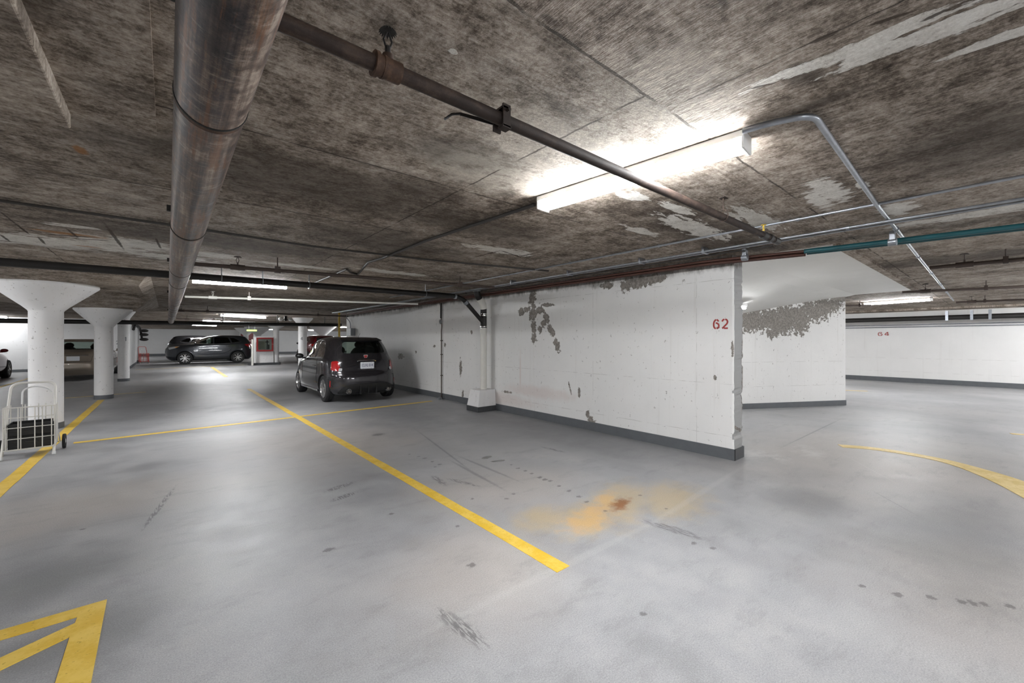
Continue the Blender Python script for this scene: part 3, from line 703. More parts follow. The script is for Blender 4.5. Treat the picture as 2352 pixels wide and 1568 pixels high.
# sprinkler pipe under the near light
ya, za, ra = 1.255, 2.262, .0245
t = thing('sprinkler_pipe', 'rusty sprinkler pipe crossing below the nearest light', 'pipe', (0, ya, za))
MB().tube([(-3.0, ya, za), (4.08, ya, za)], ra, 20).build('pipe_wall', M['rust_pipe'], t)
xs_ = .535
mb = MB(); mb.tube([(xs_ - .035, ya, za), (xs_ + .042, ya, za)], ra * 1.32, 20); mb.tube([(xs_ - .045, ya, za), (xs_ - .033, ya, za)], ra * 1.55, 20); mb.tube([(xs_ - .018, ya, za), (xs_ - .010, ya, za)], ra * 1.42, 20); mb.tube([(xs_+.002, ya, za), (xs_+.002, ya, za + .045)], .017, 14)
mb.build('tee_fitting', M['ring'], t)
def head(parent, x, y, z0, h=.06, r=.026, name='sprinkler_head', mat=None):
    mb = MB(); mb.tube([(x, y, z0), (x, y, z0 + h * .35)], .009, 10)
    for s in (-1, 1): mb.tube([(x + s*.006, y, z0 + h*.3), (x + s*.014, y, z0 + h*.6), (x + s*.003, y, z0 + h*.95)], .0032, 8)
    n_ = 18; vs = []
    for i in range(2 * n_): a_ = PI * i / n_; rr = r if i % 2 else r * .78; vs.append((x + rr * math.cos(a_), y + rr * math.sin(a_), z0 + h - (0.008 if i % 2 else 0)))
    vs2 = [(p[0], p[1], p[2] + .003) for p in vs]
    mb.add(vs + vs2, [tuple(range(2*n_ - 1, -1, -1)), tuple(range(2*n_, 4*n_))] + [(i, (i+1) % (2*n_), (i+1) % (2*n_) + 2*n_, i + 2*n_) for i in range(2*n_)])
    return mb.build(name, mat or M['black_iron'], parent)
head(t, xs_ + .002, ya, za + .045, .075, .028)
# loose clamp with a hanging strap
t2x = 1.0
mb = MB()
for s in (-1, 1): mb.box((t2x - .018, ya + s*.03 - .004, za - .04), (t2x + .018, ya + s*.03 + .004, za + .045))
mb.box((t2x - .02, ya - .034, za + .028), (t2x + .02, ya + .034, za + .036)); mb.tube([(t2x, ya - .05, za + .02), (t2x, ya + .05, za + .02)], .006, 8)
mb.box((t2x - .02, ya - .034, za - .045), (t2x + .02, ya + .0, za - .035))
mb.build('pipe_clamp', M['rust_pipe'], t)
mb = MB(); mb.prism([(t2x - .02, ya + .03, za + .0), (t2x - .15, ya + .06, za - .0), (t2x - .15, ya + .055, za - .015), (t2x - .02, ya + .03, za - .016)], (0, .01, .004))
mb.tube([(t2x - .15, ya + .06, za - .005), (t2x - .18, ya + .075, za - .012), (t2x - .205, ya + .085, za - .035)], .005, 8); mb.build('strap', M['black_iron'], t)
for hx in (2.99,):
    mb = MB(); mb.tube([(hx, ya, za + .05), (hx, ya, CEIL)], .005, 8); mb.box((hx - .03, ya - .02, CEIL - .006), (hx + .03, ya + .02, CEIL)); mb.tube([(hx, ya + (ra + .008) * math.cos(a_), za + .012 + (ra + .016) * math.sin(a_)) for a_ in [2*PI*k/16 for k in range(16)]], .004, 6, closed=True)
    mb.build('hanger', M['rust_pipe'], t)
for xa_, xb_, k_ in ((3.72, 3.80, 1.25), (3.86, 3.92, 1.3), (3.98, 4.09, 1.15)): MB().tube([(xa_, ya, za), (xb_, ya, za)], ra * k_, 18).build('end_coupling', M['black_iron'], t)
head(t, 3.75, ya, za + .03, .055, .02, mat=M['yellowpipe'])
# black cast-iron drain, wye and downpipe
yb, rb = 6.65, .045
t = thing('waste_pipe', 'long black waste pipe crossing in front of the nearest column head', 'pipe', (0, yb, 2.22))
e0 = Vector((-9.5, yb, 2.17)); e1 = Vector((4.16, yb, 2.235))
MB().tube([e0, e1], rb, 20).build('pipe_wall', M['black_iron'], t)
for x_ in (-6, -3.2, .55, 1.02, 1.62, 3.55):
    z_ = e0.z + (e1.z - e0.z) * (x_ - e0.x) / (e1.x - e0.x)
    mb = MB(); mb.tube([(x_, yb, z_ + rb), (x_, yb, CEIL)], .006, 8); mb.tube([(x_, yb + (rb+.006) * math.cos(a_), z_ + (rb+.006) * math.sin(a_)) for a_ in [2*PI*k/18 for k in range(18)]], .006, 6, closed=True)
    mb.build('hanger', M['galv'], t)
px, py = 4.86, 6.68
pts = [e1, (4.34, yb, 2.20), (px - .045, yb + .02, 1.78)]
MB().tube([(4.15, yb, 2.235), (4.19, yb, 2.235)], rb * 1.2, 18).build('coupling', M['galv'], t)
run(MB(), pts, rb * .92, .09).build('branch', M['black_iron'], t)
a_, b_ = Vector(pts[1]), Vector(pts[2]); dd = (b_ - a_)
MB().tube([a_ + dd * .12, a_ + dd * .22], rb * 1.1, 18).build('clamp_band', M['galv'], t)
t = thing('downpipe', 'white downpipe with a black branched fitting standing on a concrete plinth', 'pipe', (px, py, .42))
MB().tube([(px, py, .42), (px, py, 1.64)], .064, 24).build('lower_pipe', M['pvc'], t)
MB().tube([(px, py, 1.55), (px, py, 1.64)], .074, 24).build('socket', M['pvc'], t)
run(MB(), [(px, py, 1.64), (px, py, 2.06)], .064, .02, 24).build('wye_fitting', M['black_iron'], t)
MB().tube([(px, py, 1.74), (px - .07, py - .01, 1.84)], .052, 20).build('wye_arm', M['black_iron'], t)
for z_ in (1.635, 1.665, 1.885, 1.915): MB().tube([(px, py, z_), (px, py, z_ + .012)], .071, 24).build('clamp_band', M['chrome'], t)
run(MB(), [(px, py, 2.0), (px, py, 2.08), (px - .20, py - .06, 2.30), (px - .20, py - .06, CEIL)], .064, .06, 20).build('elbow', M['black_iron'], t)
MB().tube([(px, py, 2.03), (px - .02, py - .01, 2.10), (px - .13, py - .04, 2.225)], .071, 22).build('coupling', M['pvc'], t)
MB().tube([(px - .20, py - .06, 2.35), (px - .20, py - .06, CEIL)], .075, 20).build('collar', M['galv'], t)
# plinth
t = thing('concrete_plinth', 'white painted concrete plinth at the foot of the downpipe', 'plinth', (4.85, 6.68, 0))
MB().prism([(4.60, 6.50, 0), (5.04, 6.50, 0), (5.04, 6.90, 0), (4.60, 6.90, 0)], (0, 0, .10)).build('base_band', M['base_black'], t, smooth=0)
mb = MB(); lo = [(4.603, 6.503), (5.04, 6.503), (5.04, 6.897), (4.603, 6.897)]; hi = [(4.66, 6.53), (5.04, 6.53), (5.04, 6.86), (4.66, 6.86)]
mb.add([(x, y, .10) for x, y in lo] + [(x, y, .42) for x, y in hi], [(3,2,1,0),(4,5,6,7)] + [(i, (i+1)%4, (i+1)%4+4, i+4) for i in range(4)]); mb.build('block', M['column'], t, smooth=0, bevel=.008)
# thin vertical conduit with a valve
p0 = WX(1013, 700, 5.0); yv = p0.y
t = thing('riser_pipe', 'thin dark riser on the white wall left of the downpipe, valve near the top', 'pipe', (5.0, yv, 0))
run(MB(), [(5.01, yv, 0), (5.01, yv, 1.62), (5.01, yv - .02, 1.74), (5.01, yv, 1.86), (5.01, yv, 2.28)], .012, .04).build('pipe_wall', M['brown_iron'], t)
MB().tube([(5.0, yv, 1.92), (5.0, yv, 2.28)], .022, 12).build('sleeve', M['black_iron'], t)
MB().ell((4.985, yv, 1.84), (.03, .035, .06)).build('valve', M['grey'], t)
for z_ in (.55, 1.05, 1.38): MB().box((4.99, yv - .02, z_), (5.04, yv + .02, z_ + .02)).build('pipe_clip', M['brown_iron'], t)
mb = MB(); mb.lathe([(.0, 0), (.07, 0), (.06, .03), (.02, .045), (0, .045)], Matrix.Translation((4.96, yv, 0)), 20); mb.box((4.9, yv - .12, 0), (4.96, yv - .05, .05)); mb.build('floor_flange', M['grey'], t)
# thin sprinkler branch in front of the second light
def branch(pts, r, mat, label, valve=None, hang=(), name='sprinkler_pipe', heads=(), group='thin sprinkler branches'):
    pts = [Vector(p) for p in pts]; t = thing(name, label, 'pipe', pts[0], 0, group); run(MB(), pts, r, .08, 12).build('pipe_wall', mat, t)
    def at(x, axis=0):
        for a, b in zip(pts[:-1], pts[1:]):
            if min(a[axis], b[axis]) <= x <= max(a[axis], b[axis]) and abs(b[axis] - a[axis]) > 1e-6: return a + (b - a) * ((x - a[axis]) / (b[axis] - a[axis]))
        return pts[0]
    ax = 0 if abs(pts[-1].x - pts[0].x) > abs(pts[-1].y - pts[0].y) else 1
    for x in hang:
        q = at(x, ax); mb = MB(); mb.tube([q + Vector((0, 0, r)), (q.x, q.y, CEIL)], .007, 8); mb.box((q.x - .03, q.y - .02, q.z - r * 1.4), (q.x + .03, q.y + .02, q.z + r * 2.2)); mb.build('hanger', mat, t)
    for x in heads:
        q = at(x, ax); dv = Vector((.07, 0, 0)) if ax == 0 else Vector((0, .07, 0))
        MB().tube([q - dv, q + dv], r * 1.5, 12).build('tee_fitting', mat, t); head(t, q.x, q.y, q.z + r, min(.10, CEIL - q.z - r - .01), .04, mat=mat)
    return t
branch([P(395,602,2.235), P(1135,660,2.27)], .022, M['brown_iron'], 'dark brown sprinkler pipe passing in front of the second light', hang=(1.02, 3.5), heads=(.62,))
branch([P(425,681,2.26), P(960,698,2.27)], .022, M['cream'], 'sprinkler pipe coloured pale for the light on it, just beyond the second light', hang=(1.3,), heads=(.7,))  # cream colour stands in for the light falling on this pipe
branch([P(415,713,2.24), P(860,728,2.28)], .022, M['brown_iron'], 'distant dark sprinkler pipe before the far lights', hang=(.9, 4.0), heads=(.3,))
branch([P(405,731.5,2.26), P(640,739,2.26)], .025, M['brown_iron'], 'last thin sprinkler pipe near the end of the large pipe', hang=(1.5,), heads=(.6,))
branch([P(405,745,2.22), P(300,744,2.22)], .03, M['brown_iron'], 'short dark pipe past the end of the large pipe')
# main black pipe far across
t = thing('main_pipe', 'thick black pipe spanning the aisle in front of the far columns', 'pipe', (0, 18.8, 2.0))
MB().tube([(-10.5, 18.8, 1.90), (5.9, 18.8, 2.07)], .07, 16).build('pipe_wall', M['black_iron'], t)
for x_ in (-4, -1.9, 1.6, 3.4, 5.2): MB().tube([(x_, 18.8, 2.0), (x_, 18.8, CEIL)], .015, 8).build('hanger', M['black_iron'], t)
# conduits on the ceiling
def conduit(pts, r, mat, label, bend=.12, name='conduit', group='ceiling conduits', clips=0):
    pts = [Vector(p) for p in pts]; t = thing(name, label, 'conduit', pts[0], 0, group); run(MB(), pts, r, bend, 12).build('tube', mat, t)
    for i in range(clips):
        a, b = pts[-2], pts[-1]; q = a + (b - a) * ((i + .5) / clips); d = (b - a).normalized(); MB().tube([q - d * .012, q + d * .012], r * 1.5, 12).build('clip', mat, t)
    return t
zc_ = CEIL - .024
conduit([P(-60,452,zc_), P(390,516,zc_), P(720,566,zc_), P(1000,598,zc_), P(1260,622,zc_)], .011, M['darkconduit'], 'long dark conduit crossing the ceiling from the left edge to the wall line')
conduit([P(1228,470,zc_), P(980,552,zc_), P(880,592,zc_), P(846,602,zc_), P(822,630,zc_), P(805,626,zc_), P(797,618,zc_), P(722,650,zc_)], .014, M['darkconduit'], 'dark conduit leaving the far end of the nearest light and zigzagging away', .05)
conduit([P(1706,301,zc_), P(1764,284,zc_), P(1868,262,zc_), P(2018,476,zc_), P(2190,690,zc_)], .014, M['galv'], 'galvanised conduit bending off the near end of the nearest light', .11, clips=6)
conduit([(3.9, 9.0, zc_), (3.9, -2.0, zc_)], .0105, M['galv'], 'upper galvanised conduit running along the wall line to the right edge', clips=9)
zc2 = CEIL - .05
conduit([(4.40, 15.0, zc2), (4.40, -2.0, zc2)], .0115, M['galv'], 'middle galvanised conduit parallel to the top of wall 62', clips=9)
conduit([(4.48, 15.0, zc2 - .004), (4.48, -2.0, zc2 - .004)], .009, M['galv'], 'thin galvanised conduit close beside the middle one', clips=7)
conduit([(4.74, 15.0, zc2 + .02), (4.74, 1.5, zc2 + .02)], .009, M['darkconduit'], 'grimy thin conduit nearest to the top of wall 62', clips=6)
# copper bundle turning teal
for i, (dx, dz) in enumerate([(0, 0), (.035, .004), (.07, -.004), (.105, .002), (.03, -.028), (.075, -.03)]):
    pts = [(4.78 + dx, 15.2, 2.315 + dz), (4.78 + dx, 2.2, 2.315 + dz), (4.995 + dx * .9, 1.303, 2.312 + dz)]
    o = run(MB(), pts, .013, .2, 10).build('copper_tube', M['copper']); tag(o, 'aged copper tube above wall 62, ' + ['frontmost of the upper row', 'second from the front in the upper row', 'third from the front in the upper row', 'backmost against the wall', 'front one of the lower pair', 'back one of the lower pair'][i], 'tube', 'copper tubes bundled on top of wall 62')
for i, (dx, dz, rr) in enumerate([(0, 0, .022), (.05, .006, .022), (.10, -.004, .02)]):
    pts = [(5.0 + dx * .9, 1.30, 2.31 + dz), (5.06 + dx, .95, 2.31 + dz), (5.52 + dx, -2.2, 2.31 + dz)]
    o = run(MB(), pts, rr, .2, 12).build('teal_tube', M['teal']); tag(o, ['front', 'middle', 'back'][i] + 'most dark teal tube of the three running to the right edge', 'tube', 'teal tubes')
def clampbr(x, y, z, label):
    mb = MB(); mb.box((x - .03, y - .02, z - .05), (x + .03, y + .02, z + .05)); mb.tube([(x, y - .03, z - .045), (x, y + .03, z - .045)], .035, 14)
    o = mb.build('pipe_bracket', M['galv'], bevel=.004); tag(o, label, 'bracket', 'galvanised pipe brackets')
q = WX(1709, 587, 4.72); clampbr(4.74, q.y, 2.33, 'bright metal bracket on the copper tubes above the wall end')
q = P(2050, 545, 2.31); clampbr(q.x, q.y, 2.315, 'bright metal bracket gripping the teal tubes at right')
for i, (u, v) in enumerate([(1620, 0), (1475, 0), (1310, 0), (1180, 0)]):
    q = WX(u, 640, 4.45); tag(MB().box((4.38, q.y - .012, 2.332), (4.50, q.y + .012, CEIL)).build('conduit_strap', M['galv'], bevel=.003), 'small conduit strap on the parallel conduits above wall 62, ' + ['nearest to the wall end', 'second from the wall end', 'above the peeled patches', 'nearest to the downpipe'][i], 'bracket', 'conduit straps')
# concrete beam step beside light
# right-hand side pipes
def rbranch(u0, v0, u1, v1, z, label, hang=(), heads=()):
    return branch([P(u0, v0, z), P(u1, v1, z)], .022, M['brown_iron'], label, hang=hang, heads=heads)
a = P(2140,614,2.27)
rbranch(2135, 615, 2480, 583, 2.27, 'upper dark sprinkler pipe at the right edge', hang=(P(2310,600,2.27).y,), heads=(P(2215,607,2.27).y,))
rbranch(2072, 671, 2480, 652, 2.27, 'dark sprinkler pipe starting at the far edge of the white ramp underside', hang=(P(2265,662,2.27).y,), heads=(P(2125,668,2.27).y,))
rbranch(2195, 694, 2480, 683, 2.27, 'lower dark sprinkler pipe right of the right-hand light', hang=(P(2262,691,2.27).y,), heads=(P(2232,693,2.27).y,))
rbranch(1915, 702, 2000, 701, 2.27, 'stub of dark pipe behind the corner of the ramp wall', hang=(P(1975,701.3,2.27).y,))
t = thing('wall_pipe', 'long black pipe high along the wall numbered 64', 'pipe', (18.1, 0, 2.0))
MB().tube([(18.1, 6.5, 2.07), (18.1, -5.8, 2.10)], .075, 18).build('pipe_wall', M['black_iron'], t)
for u in (2175, 2232, 2274):
    q = WX(u, 730, 18.1); MB().box((18.0, q.y - .03, 1.99), (18.2, q.y + .03, 2.28)).build('hanger', M['galv'], t)
for i, z_ in enumerate((1.90, 1.83)):
    conduit([(18.74, 6.5, z_), (18.74, -5.9, z_ + .02)], .014, M['galv'], ('upper' if i == 0 else 'lower') + ' thin grey conduit below the black pipe on wall 64', group='wall conduits')

# ------------------------------------------------------------------ stencilled numbers
def strokes(kind):
    if kind == '6': return [[(.46,.98),(.30,.90),(.14,.72),(.10,.5),(.12,.25),(.25,.08),(.42,.02)], [(.54,.98),(.70,.92),(.84,.78)], [(.42,.62),(.62,.60),(.82,.48),(.90,.30),(.80,.10),(.54,.02)]]
    if kind == '2': return [[(.08,.76),(.20,.92),(.42,.99)], [(.54,.99),(.78,.92),(.90,.72),(.80,.52),(.10,.02)], [(.34,.04),(.92,.04)]]
    if kind == '4': return [[(.66,.99),(.10,.34)], [(.16,.28),(.58,.28)], [(.72,.99),(.72,.02)], [(.80,.28),(.94,.28)]]
    if kind == '1': return [[(.3,.8),(.5,.98),(.5,.02)]]
def number(txt, org, du, dv, nrm, h, wd, label, gap=.28, lw=.17, mat=None):
    """org lower-left corner; du right, dv up unit vectors"""
    t = thing('wall_number', label, 'number', org); org = Vector(org); du = Vector(du); dv = Vector(dv); nrm = Vector(nrm); x = 0
    for chh in txt:
        mb = MB()
        for st in strokes(chh):
            pts = [org + du * (x + p[0] * wd) + dv * p[1] * h + nrm * .0015 for p in st]
            pts = fillet(pts, wd * .15, 3) if len(pts) > 2 else pts
            hw = h * lw / 2; L_ = []; R_ = []
            for i, p in enumerate(pts):
                d = (pts[min(i+1, len(pts)-1)] - pts[max(i-1, 0)]).normalized(); s = nrm.cross(d).normalized(); L_.append(p + s * hw); R_.append(p - s * hw)
            m_ = len(pts)
            for dz in (0, 1):
                off = nrm * (.001 * dz); mb.add([a + off for a in L_] + [a + off for a in R_], [(i, i+1, m_+i+1, m_+i) for i in range(m_-1)])
        mb.build('digit', mat or M['numred'], t, smooth=0); x += wd * (1 + gap)
    return t
q = WX(1638, 755, 5.05)
number('62', (5.048, q.y, q.z), (0, -1, 0), (0, 0, 1), (-1, 0, 0), .112, .078, 'red stencilled number 62 near the free end of the middle wall')
q = WX(2016, 771, 18.8)
number('64', (18.797, q.y, q.z), (0, -1, 0), (0, 0, 1), (-1, 0, 0), .125, .13, 'small red stencilled number 64 on the far right wall')
def face_num(ch, cx, cy, r, z, h, ang, label):
    n_ = Vector((math.cos(ang), math.sin(ang), 0)); dd = Vector((-n_.y, n_.x, 0)); org = Vector((cx, cy, z)) + n_ * (r + .004) - dd * h * .3
    number(ch, org, dd, (0, 0, 1), n_, h, h * .6, label, mat=M['grey'])
cc4 = c4.location
face_num('4', cc4.x, cc4.y, .175, 1.40, .14, -2.0, 'small grey 4 painted on the column beside the hatchback')
face_num('1', -1.15, 19.3, .152, 1.37, .14, -1.15, 'small grey 1 painted on the third column of the left row')
q = WY(270, 792, 27.6); number('2', (q.x - .05, 27.595, 1.2), (1, 0, 0), (0, 0, 1), (0, -1, 0), .17, .1, 'small grey 2 on the white wall behind the third column', mat=M['grey'])

# ------------------------------------------------------------------ cars
def pchip(xs, ys, x):
    xs = np.array(xs, float); ys = np.array(ys, float); h = np.diff(xs); d = np.diff(ys) / h; m = np.zeros_like(ys)
    for i in range(1, len(xs) - 1):
        if d[i-1] * d[i] > 0: w1 = 2*h[i] + h[i-1]; w2 = h[i] + 2*h[i-1]; m[i] = (w1 + w2) / (w1 / d[i-1] + w2 / d[i])
    m[0] = d[0]; m[-1] = d[-1]
    i = np.clip(np.searchsorted(xs, x) - 1, 0, len(xs) - 2); t = (x - xs[i]) / h[i]
    return (2*t**3 - 3*t**2 + 1)*ys[i] + (t**3 - 2*t**2 + t)*h[i]*m[i] + (-2*t**3 + 3*t**2)*ys[i+1] + (t**3 - t**2)*h[i]*m[i+1]
def prof_eval(prof, z):
    zs = [p[0] for p in prof]; return [float(pchip(zs, [p[k] for p in prof], z)) for k in range(1, 6)]
def outline(yb, yf, a, nb, nf, NA):
    c = (yb + yf) / 2; b = (yf - yb) / 2; out = []
    for i in range(NA):
        s = 2 * PI * (i + .5) / NA; ph = math.atan2(b * math.sin(s), a * math.cos(s)); n = nf if math.sin(ph) > 0 else nb
        r = (abs(math.cos(ph) / a) ** n + abs(math.sin(ph) / b) ** n) ** (-1 / n); out.append((r * math.cos(ph), c + r * math.sin(ph)))
    return out
def loft(prof, zs, NA=96):
    mb = MB(); vs = []; m = len(zs)
    for z in zs:
        for x, y in outline(*prof_eval(prof, z), NA): vs.append((x, y, z))
    fs = [(i*NA+k, i*NA+(k+1)%NA, (i+1)*NA+(k+1)%NA, (i+1)*NA+k) for i in range(m-1) for k in range(NA)]
    fs += [tuple(range(NA-1, -1, -1)), tuple((m-1)*NA + k for k in range(NA))]
    return mb.add(vs, fs)
def arclen_levels(prof, n):
    z0, z1 = prof[0][0], prof[-1][0]; zz = np.linspace(z0, z1, 600); P_ = np.array([[z] + prof_eval(prof, z)[:3] for z in zz])
    s = np.concatenate([[0], np.cumsum(np.linalg.norm(np.diff(P_, axis=0) * np.array([1.5, .6, .6, 1.2]), axis=1))]); return list(np.interp(np.linspace(0, s[-1], n), s, zz))
def raw(mb, mat):
    me = bpy.data.meshes.new('tmp'); me.from_pydata(mb.v, [], mb.f); me.update(); me.materials.append(mat)
    bm = bmesh.new(); bm.from_mesh(me); bmesh.ops.recalc_face_normals(bm, faces=bm.faces); bm.to_mesh(me); bm.free()
    o = bpy.data.objects.new('tmp', me); COL.objects.link(o); return o
def roundpoly(pts, r, n=4):
    pts = [Vector((p[0], p[1], 0)) for p in pts]; out = []; m = len(pts)
    for i in range(m):
        a, b, c = pts[i-1], pts[i], pts[(i+1) % m]; d1 = a - b; d2 = c - b; k = min(r, d1.length*.45, d2.length*.45); p, q = b + d1.normalized()*k, b + d2.normalized()*k
        for j in range(n + 1): t = j / n; v = p*(1-t)**2 + b*2*t*(1-t) + q*t*t; out.append((v.x, v.y))
    return out
class Car:
    def __init__(s, prof, paint, wheels_y, rw, cabin, name, label, cat, loc, rz, group=None, zs=64, arch=1.10, tw=.2, xw=.70):
        s.t = thing(name, label, cat, loc, rz, group); s.prof = prof; s.paint = paint; s.wy = wheels_y; s.rw = rw; s.tw = tw; s.xw = xw
        s.body_mb = loft(prof, arclen_levels(prof, zs)); s.bvh = BVHTree.FromPolygons([Vector(v) for v in s.body_mb.v], s.body_mb.f)
        s.cut = []; s.arch = arch; s.cabin = cabin
    def prism(s, poly, axis, lo, hi):
        mb = MB()
        if axis == 'x': mb.prism([(lo, p[0], p[1]) for p in poly], (hi - lo, 0, 0))
        else: mb.prism([(p[0], lo, p[1]) for p in poly], (0, hi - lo, 0))
        s.cut.append(raw(mb, M['dark']))
    def finish_body(s):
        z0, z1, yb, yf, ins = s.cabin; zt = s.prof[-1][0]; zs = np.linspace(z0, z1, 16); NA = 64; vs = []
        mb = MB()
        for z in zs:
            e = prof_eval(s.prof, min(z + .035, zt - .002)); ring = outline(max(e[0] + ins, yb), min(e[1] - ins, yf), max(e[2] - ins, .05), e[3], e[4], NA); vs += [(x, y, z) for x, y in ring]
        m = len(zs); fs = [(i*NA+k, i*NA+(k+1)%NA, (i+1)*NA+(k+1)%NA, (i+1)*NA+k) for i in range(m-1) for k in range(NA)] + [tuple(range(NA-1, -1, -1)), tuple((m-1)*NA + k for k in range(NA))]
        mb.add(vs, fs); s.cut.insert(0, raw(mb, M['dark']))
        for y in s.wy:
            for sd in (-1, 1):
                mb = MB(); mb.tube([(sd * (s.xw - .16), y, s.rw), (sd * 1.2, y, s.rw)], s.rw * s.arch, 40); s.cut.append(raw(mb, M['dark']))
        b = raw(s.body_mb, s.paint)
        for c in s.cut:
            md = b.modifiers.new('b', 'BOOLEAN'); md.operation = 'DIFFERENCE'; md.object = c; md.solver = 'EXACT'
            try: md.material_mode = 'TRANSFER'
            except Exception: pass
        dg = bpy.context.evaluated_depsgraph_get(); me = bpy.data.meshes.new_from_object(b.evaluated_get(dg), depsgraph=dg)
        for c in s.cut + [b]:
            m_ = c.data; bpy.data.objects.remove(c); bpy.data.meshes.remove(m_)
        me.name = 'body'; s.body = link('body', me, None, s.t, True, 32)
        return s.body
    def hit(s, p, axis, sign):
        if axis == 'x': o, d = Vector((sign * 3, p[0], p[1])), Vector((-sign, 0, 0))
        else: o, d = Vector((p[0], sign * 8, p[1])), Vector((0, -sign, 0))
        h = s.bvh.ray_cast(o, d); return (h[0], -d) if h[0] is not None else (None, -d)
    def patch(s, poly, axis, sign, off, name, mat, parent=None, sub=3, thick=0.0):
        bm = bmesh.new(); vs = [bm.verts.new((p[0], p[1], 0)) for p in poly]; f = bm.faces.new(vs); bmesh.ops.triangulate(bm, faces=[f])
        for _ in range(sub): bmesh.ops.subdivide_edges(bm, edges=[e for e in bm.edges if e.calc_length() > .05], cuts=1, use_grid_fill=True)
        bmesh.ops.triangulate(bm, faces=bm.faces)
        last = None
        for v in bm.verts:
            h, n = s.hit((v.co.x, v.co.y), axis, sign)
            if h is None: h = last if last is not None else Vector((v.co.x if axis == 'y' else 0, 0, v.co.y))
            last = h.copy(); v.co = h + n * off
        if thick:
            bmesh.ops.recalc_face_normals(bm, faces=bm.faces); r = bmesh.ops.extrude_face_region(bm, geom=list(bm.faces)); n = s.hit((0, 0), axis, sign)[1]
            for v in [g for g in r['geom'] if isinstance(g, bmesh.types.BMVert)]: v.co += n * thick
        bmesh.ops.recalc_face_normals(bm, faces=bm.faces)
        me = bpy.data.meshes.new(name); bm.to_mesh(me); bm.free(); return link(name, me, mat, parent or s.t, True, 40)
    def trim(s, pts, axis, sign, r, name, mat, closed=False, off=0.0, parent=None, step=.03):
        P2 = [Vector((p[0], p[1], 0)) for p in pts]; d = []
        m = len(P2)
        for i in range(m if closed else m - 1):
            a, b = P2[i], P2[(i+1) % m]; k = max(1, int((b - a).length / step)); d += [a + (b - a) * j / k for j in range(k)]
        if not closed: d.append(P2[-1])
        o3 = []
        for p in d:
            h, n = s.hit((p.x, p.y), axis, sign)
            if h is not None: o3.append(h + n * off)
        return MB().tube(o3, r, 8, closed=closed).build(name, mat, parent or s.t, local=True)
    def wheels(s, spokes, mat, twin=True, which=((0,-1),(0,1),(1,-1),(1,1)), rim=.68):
        for (iy, sd) in which:
            y = s.wy[iy]; R = s.rw; W = s.tw; Mx = Matrix.Translation((sd * s.xw, y, R)) @ Matrix.Rotation(sd * PI / 2, 4, 'Y')
            prof = [(R*rim, -W/2), (R*.9, -W/2), (R*.97, -W/2+.012), (R, -W/2+.035)]
            for k in range(4):
                z = -W/2 + .045 + (W - .09) * (k + .5) / 4; prof += [(R, z - .014), (R - .008, z - .008), (R - .008, z + .0), (R, z + .006)]
            prof += [(R, W/2-.03), (R*.97, W/2-.008), (R*.88, W/2), (R*rim, W/2-.004), (R*rim, -W/2)]
            tyre = MB().lathe(prof, Mx, 40, closed=True).build('wheel', M['rubber'], s.t, local=True)
            mb = MB(); rr = R * rim
            mb.lathe([(rr, -W/2), (rr, W/2 - .004), (rr*.96, W/2 + .002), (rr*.93, W/2 - .01), (rr*.90, -W/2)], Mx, 40, closed=True)
            mb.lathe([(0, W/2-.004), (rr*.17, W/2-.006), (rr*.24, W/2-.022), (rr*.24, W/2-.05), (0, W/2 - .05)], Mx, 20)
            for k in range(spokes):
                for dl in ((-.13, .13) if twin else (0,)):
                    a0 = 2*PI*k/spokes + (dl * .45); a1 = 2*PI*k/spokes + dl * 1.35; hw = rr * (.045 if twin else .08)
                    p0 = Vector((math.cos(a0)*rr*.18, math.sin(a0)*rr*.18, 0)); p1 = Vector((math.cos(a1)*rr*.95, math.sin(a1)*rr*.95, 0)); d = (p1-p0).normalized(); q = Vector((-d.y, d.x, 0)) * hw
                    zz1, zz2 = W/2 - .012, W/2 - .004
                    vs = [p0 - q + Vector((0,0,zz1)), p0 + q + Vector((0,0,zz1)), p1 + q*1.15 + Vector((0,0,zz2)), p1 - q*1.15 + Vector((0,0,zz2))]; vs += [v - Vector((0,0,.03)) for v in vs]
                    mb.add([Mx @ v for v in vs], [(0,1,2,3),(7,6,5,4),(0,4,5,1),(1,5,6,2),(2,6,7,3),(3,7,4,0)])
            mb.build('rim', mat, tyre, local=True)
            MB().lathe([(0, -.02), (rr*.9, -.02), (rr*.9, .0), (0, .0)], Mx, 28).build('brake_disc', M['dark'], tyre, local=True)
    def mirrors(s, y, z, x, mat):
        for sd in (-1, 1):
            mb = MB(); mb.ell((sd * (x + .09), y, z), (.10, .06, .065), 18, 12); mb.box((sd*x - .03, y - .025, z - .07), (sd*x + .06, y + .025, z - .03)); mb.build('side_mirror', mat, s.t, local=True)
    def seats(s, ys, zc, wd=.5, xs=(-.36, .36)):
        for y in ys:
            for x in xs:
                mb = MB(); mb.ell((x, y, zc), (wd/2, .09, .32), 16, 10); mb.ell((x, y - .03, zc + .36), (.13, .05, .10), 14, 8); mb.build('seat', M['seat'], s.t, local=True)
def text_mesh(txt, size, mat, name, parent, Mx, ext=.0015):
    cu = bpy.data.curves.new('t', 'FONT'); cu.body = txt; cu.size = size; cu.extrude = ext; cu.align_x = 'CENTER'; cu.align_y = 'CENTER'; cu.space_character = 1.08
    o = bpy.data.objects.new('t', cu); COL.objects.link(o); dg = bpy.context.evaluated_depsgraph_get(); me = bpy.data.meshes.new_from_object(o.evaluated_get(dg))
    bpy.data.objects.remove(o); me.transform(Mx); return link(name, me, mat, parent, True, 0)

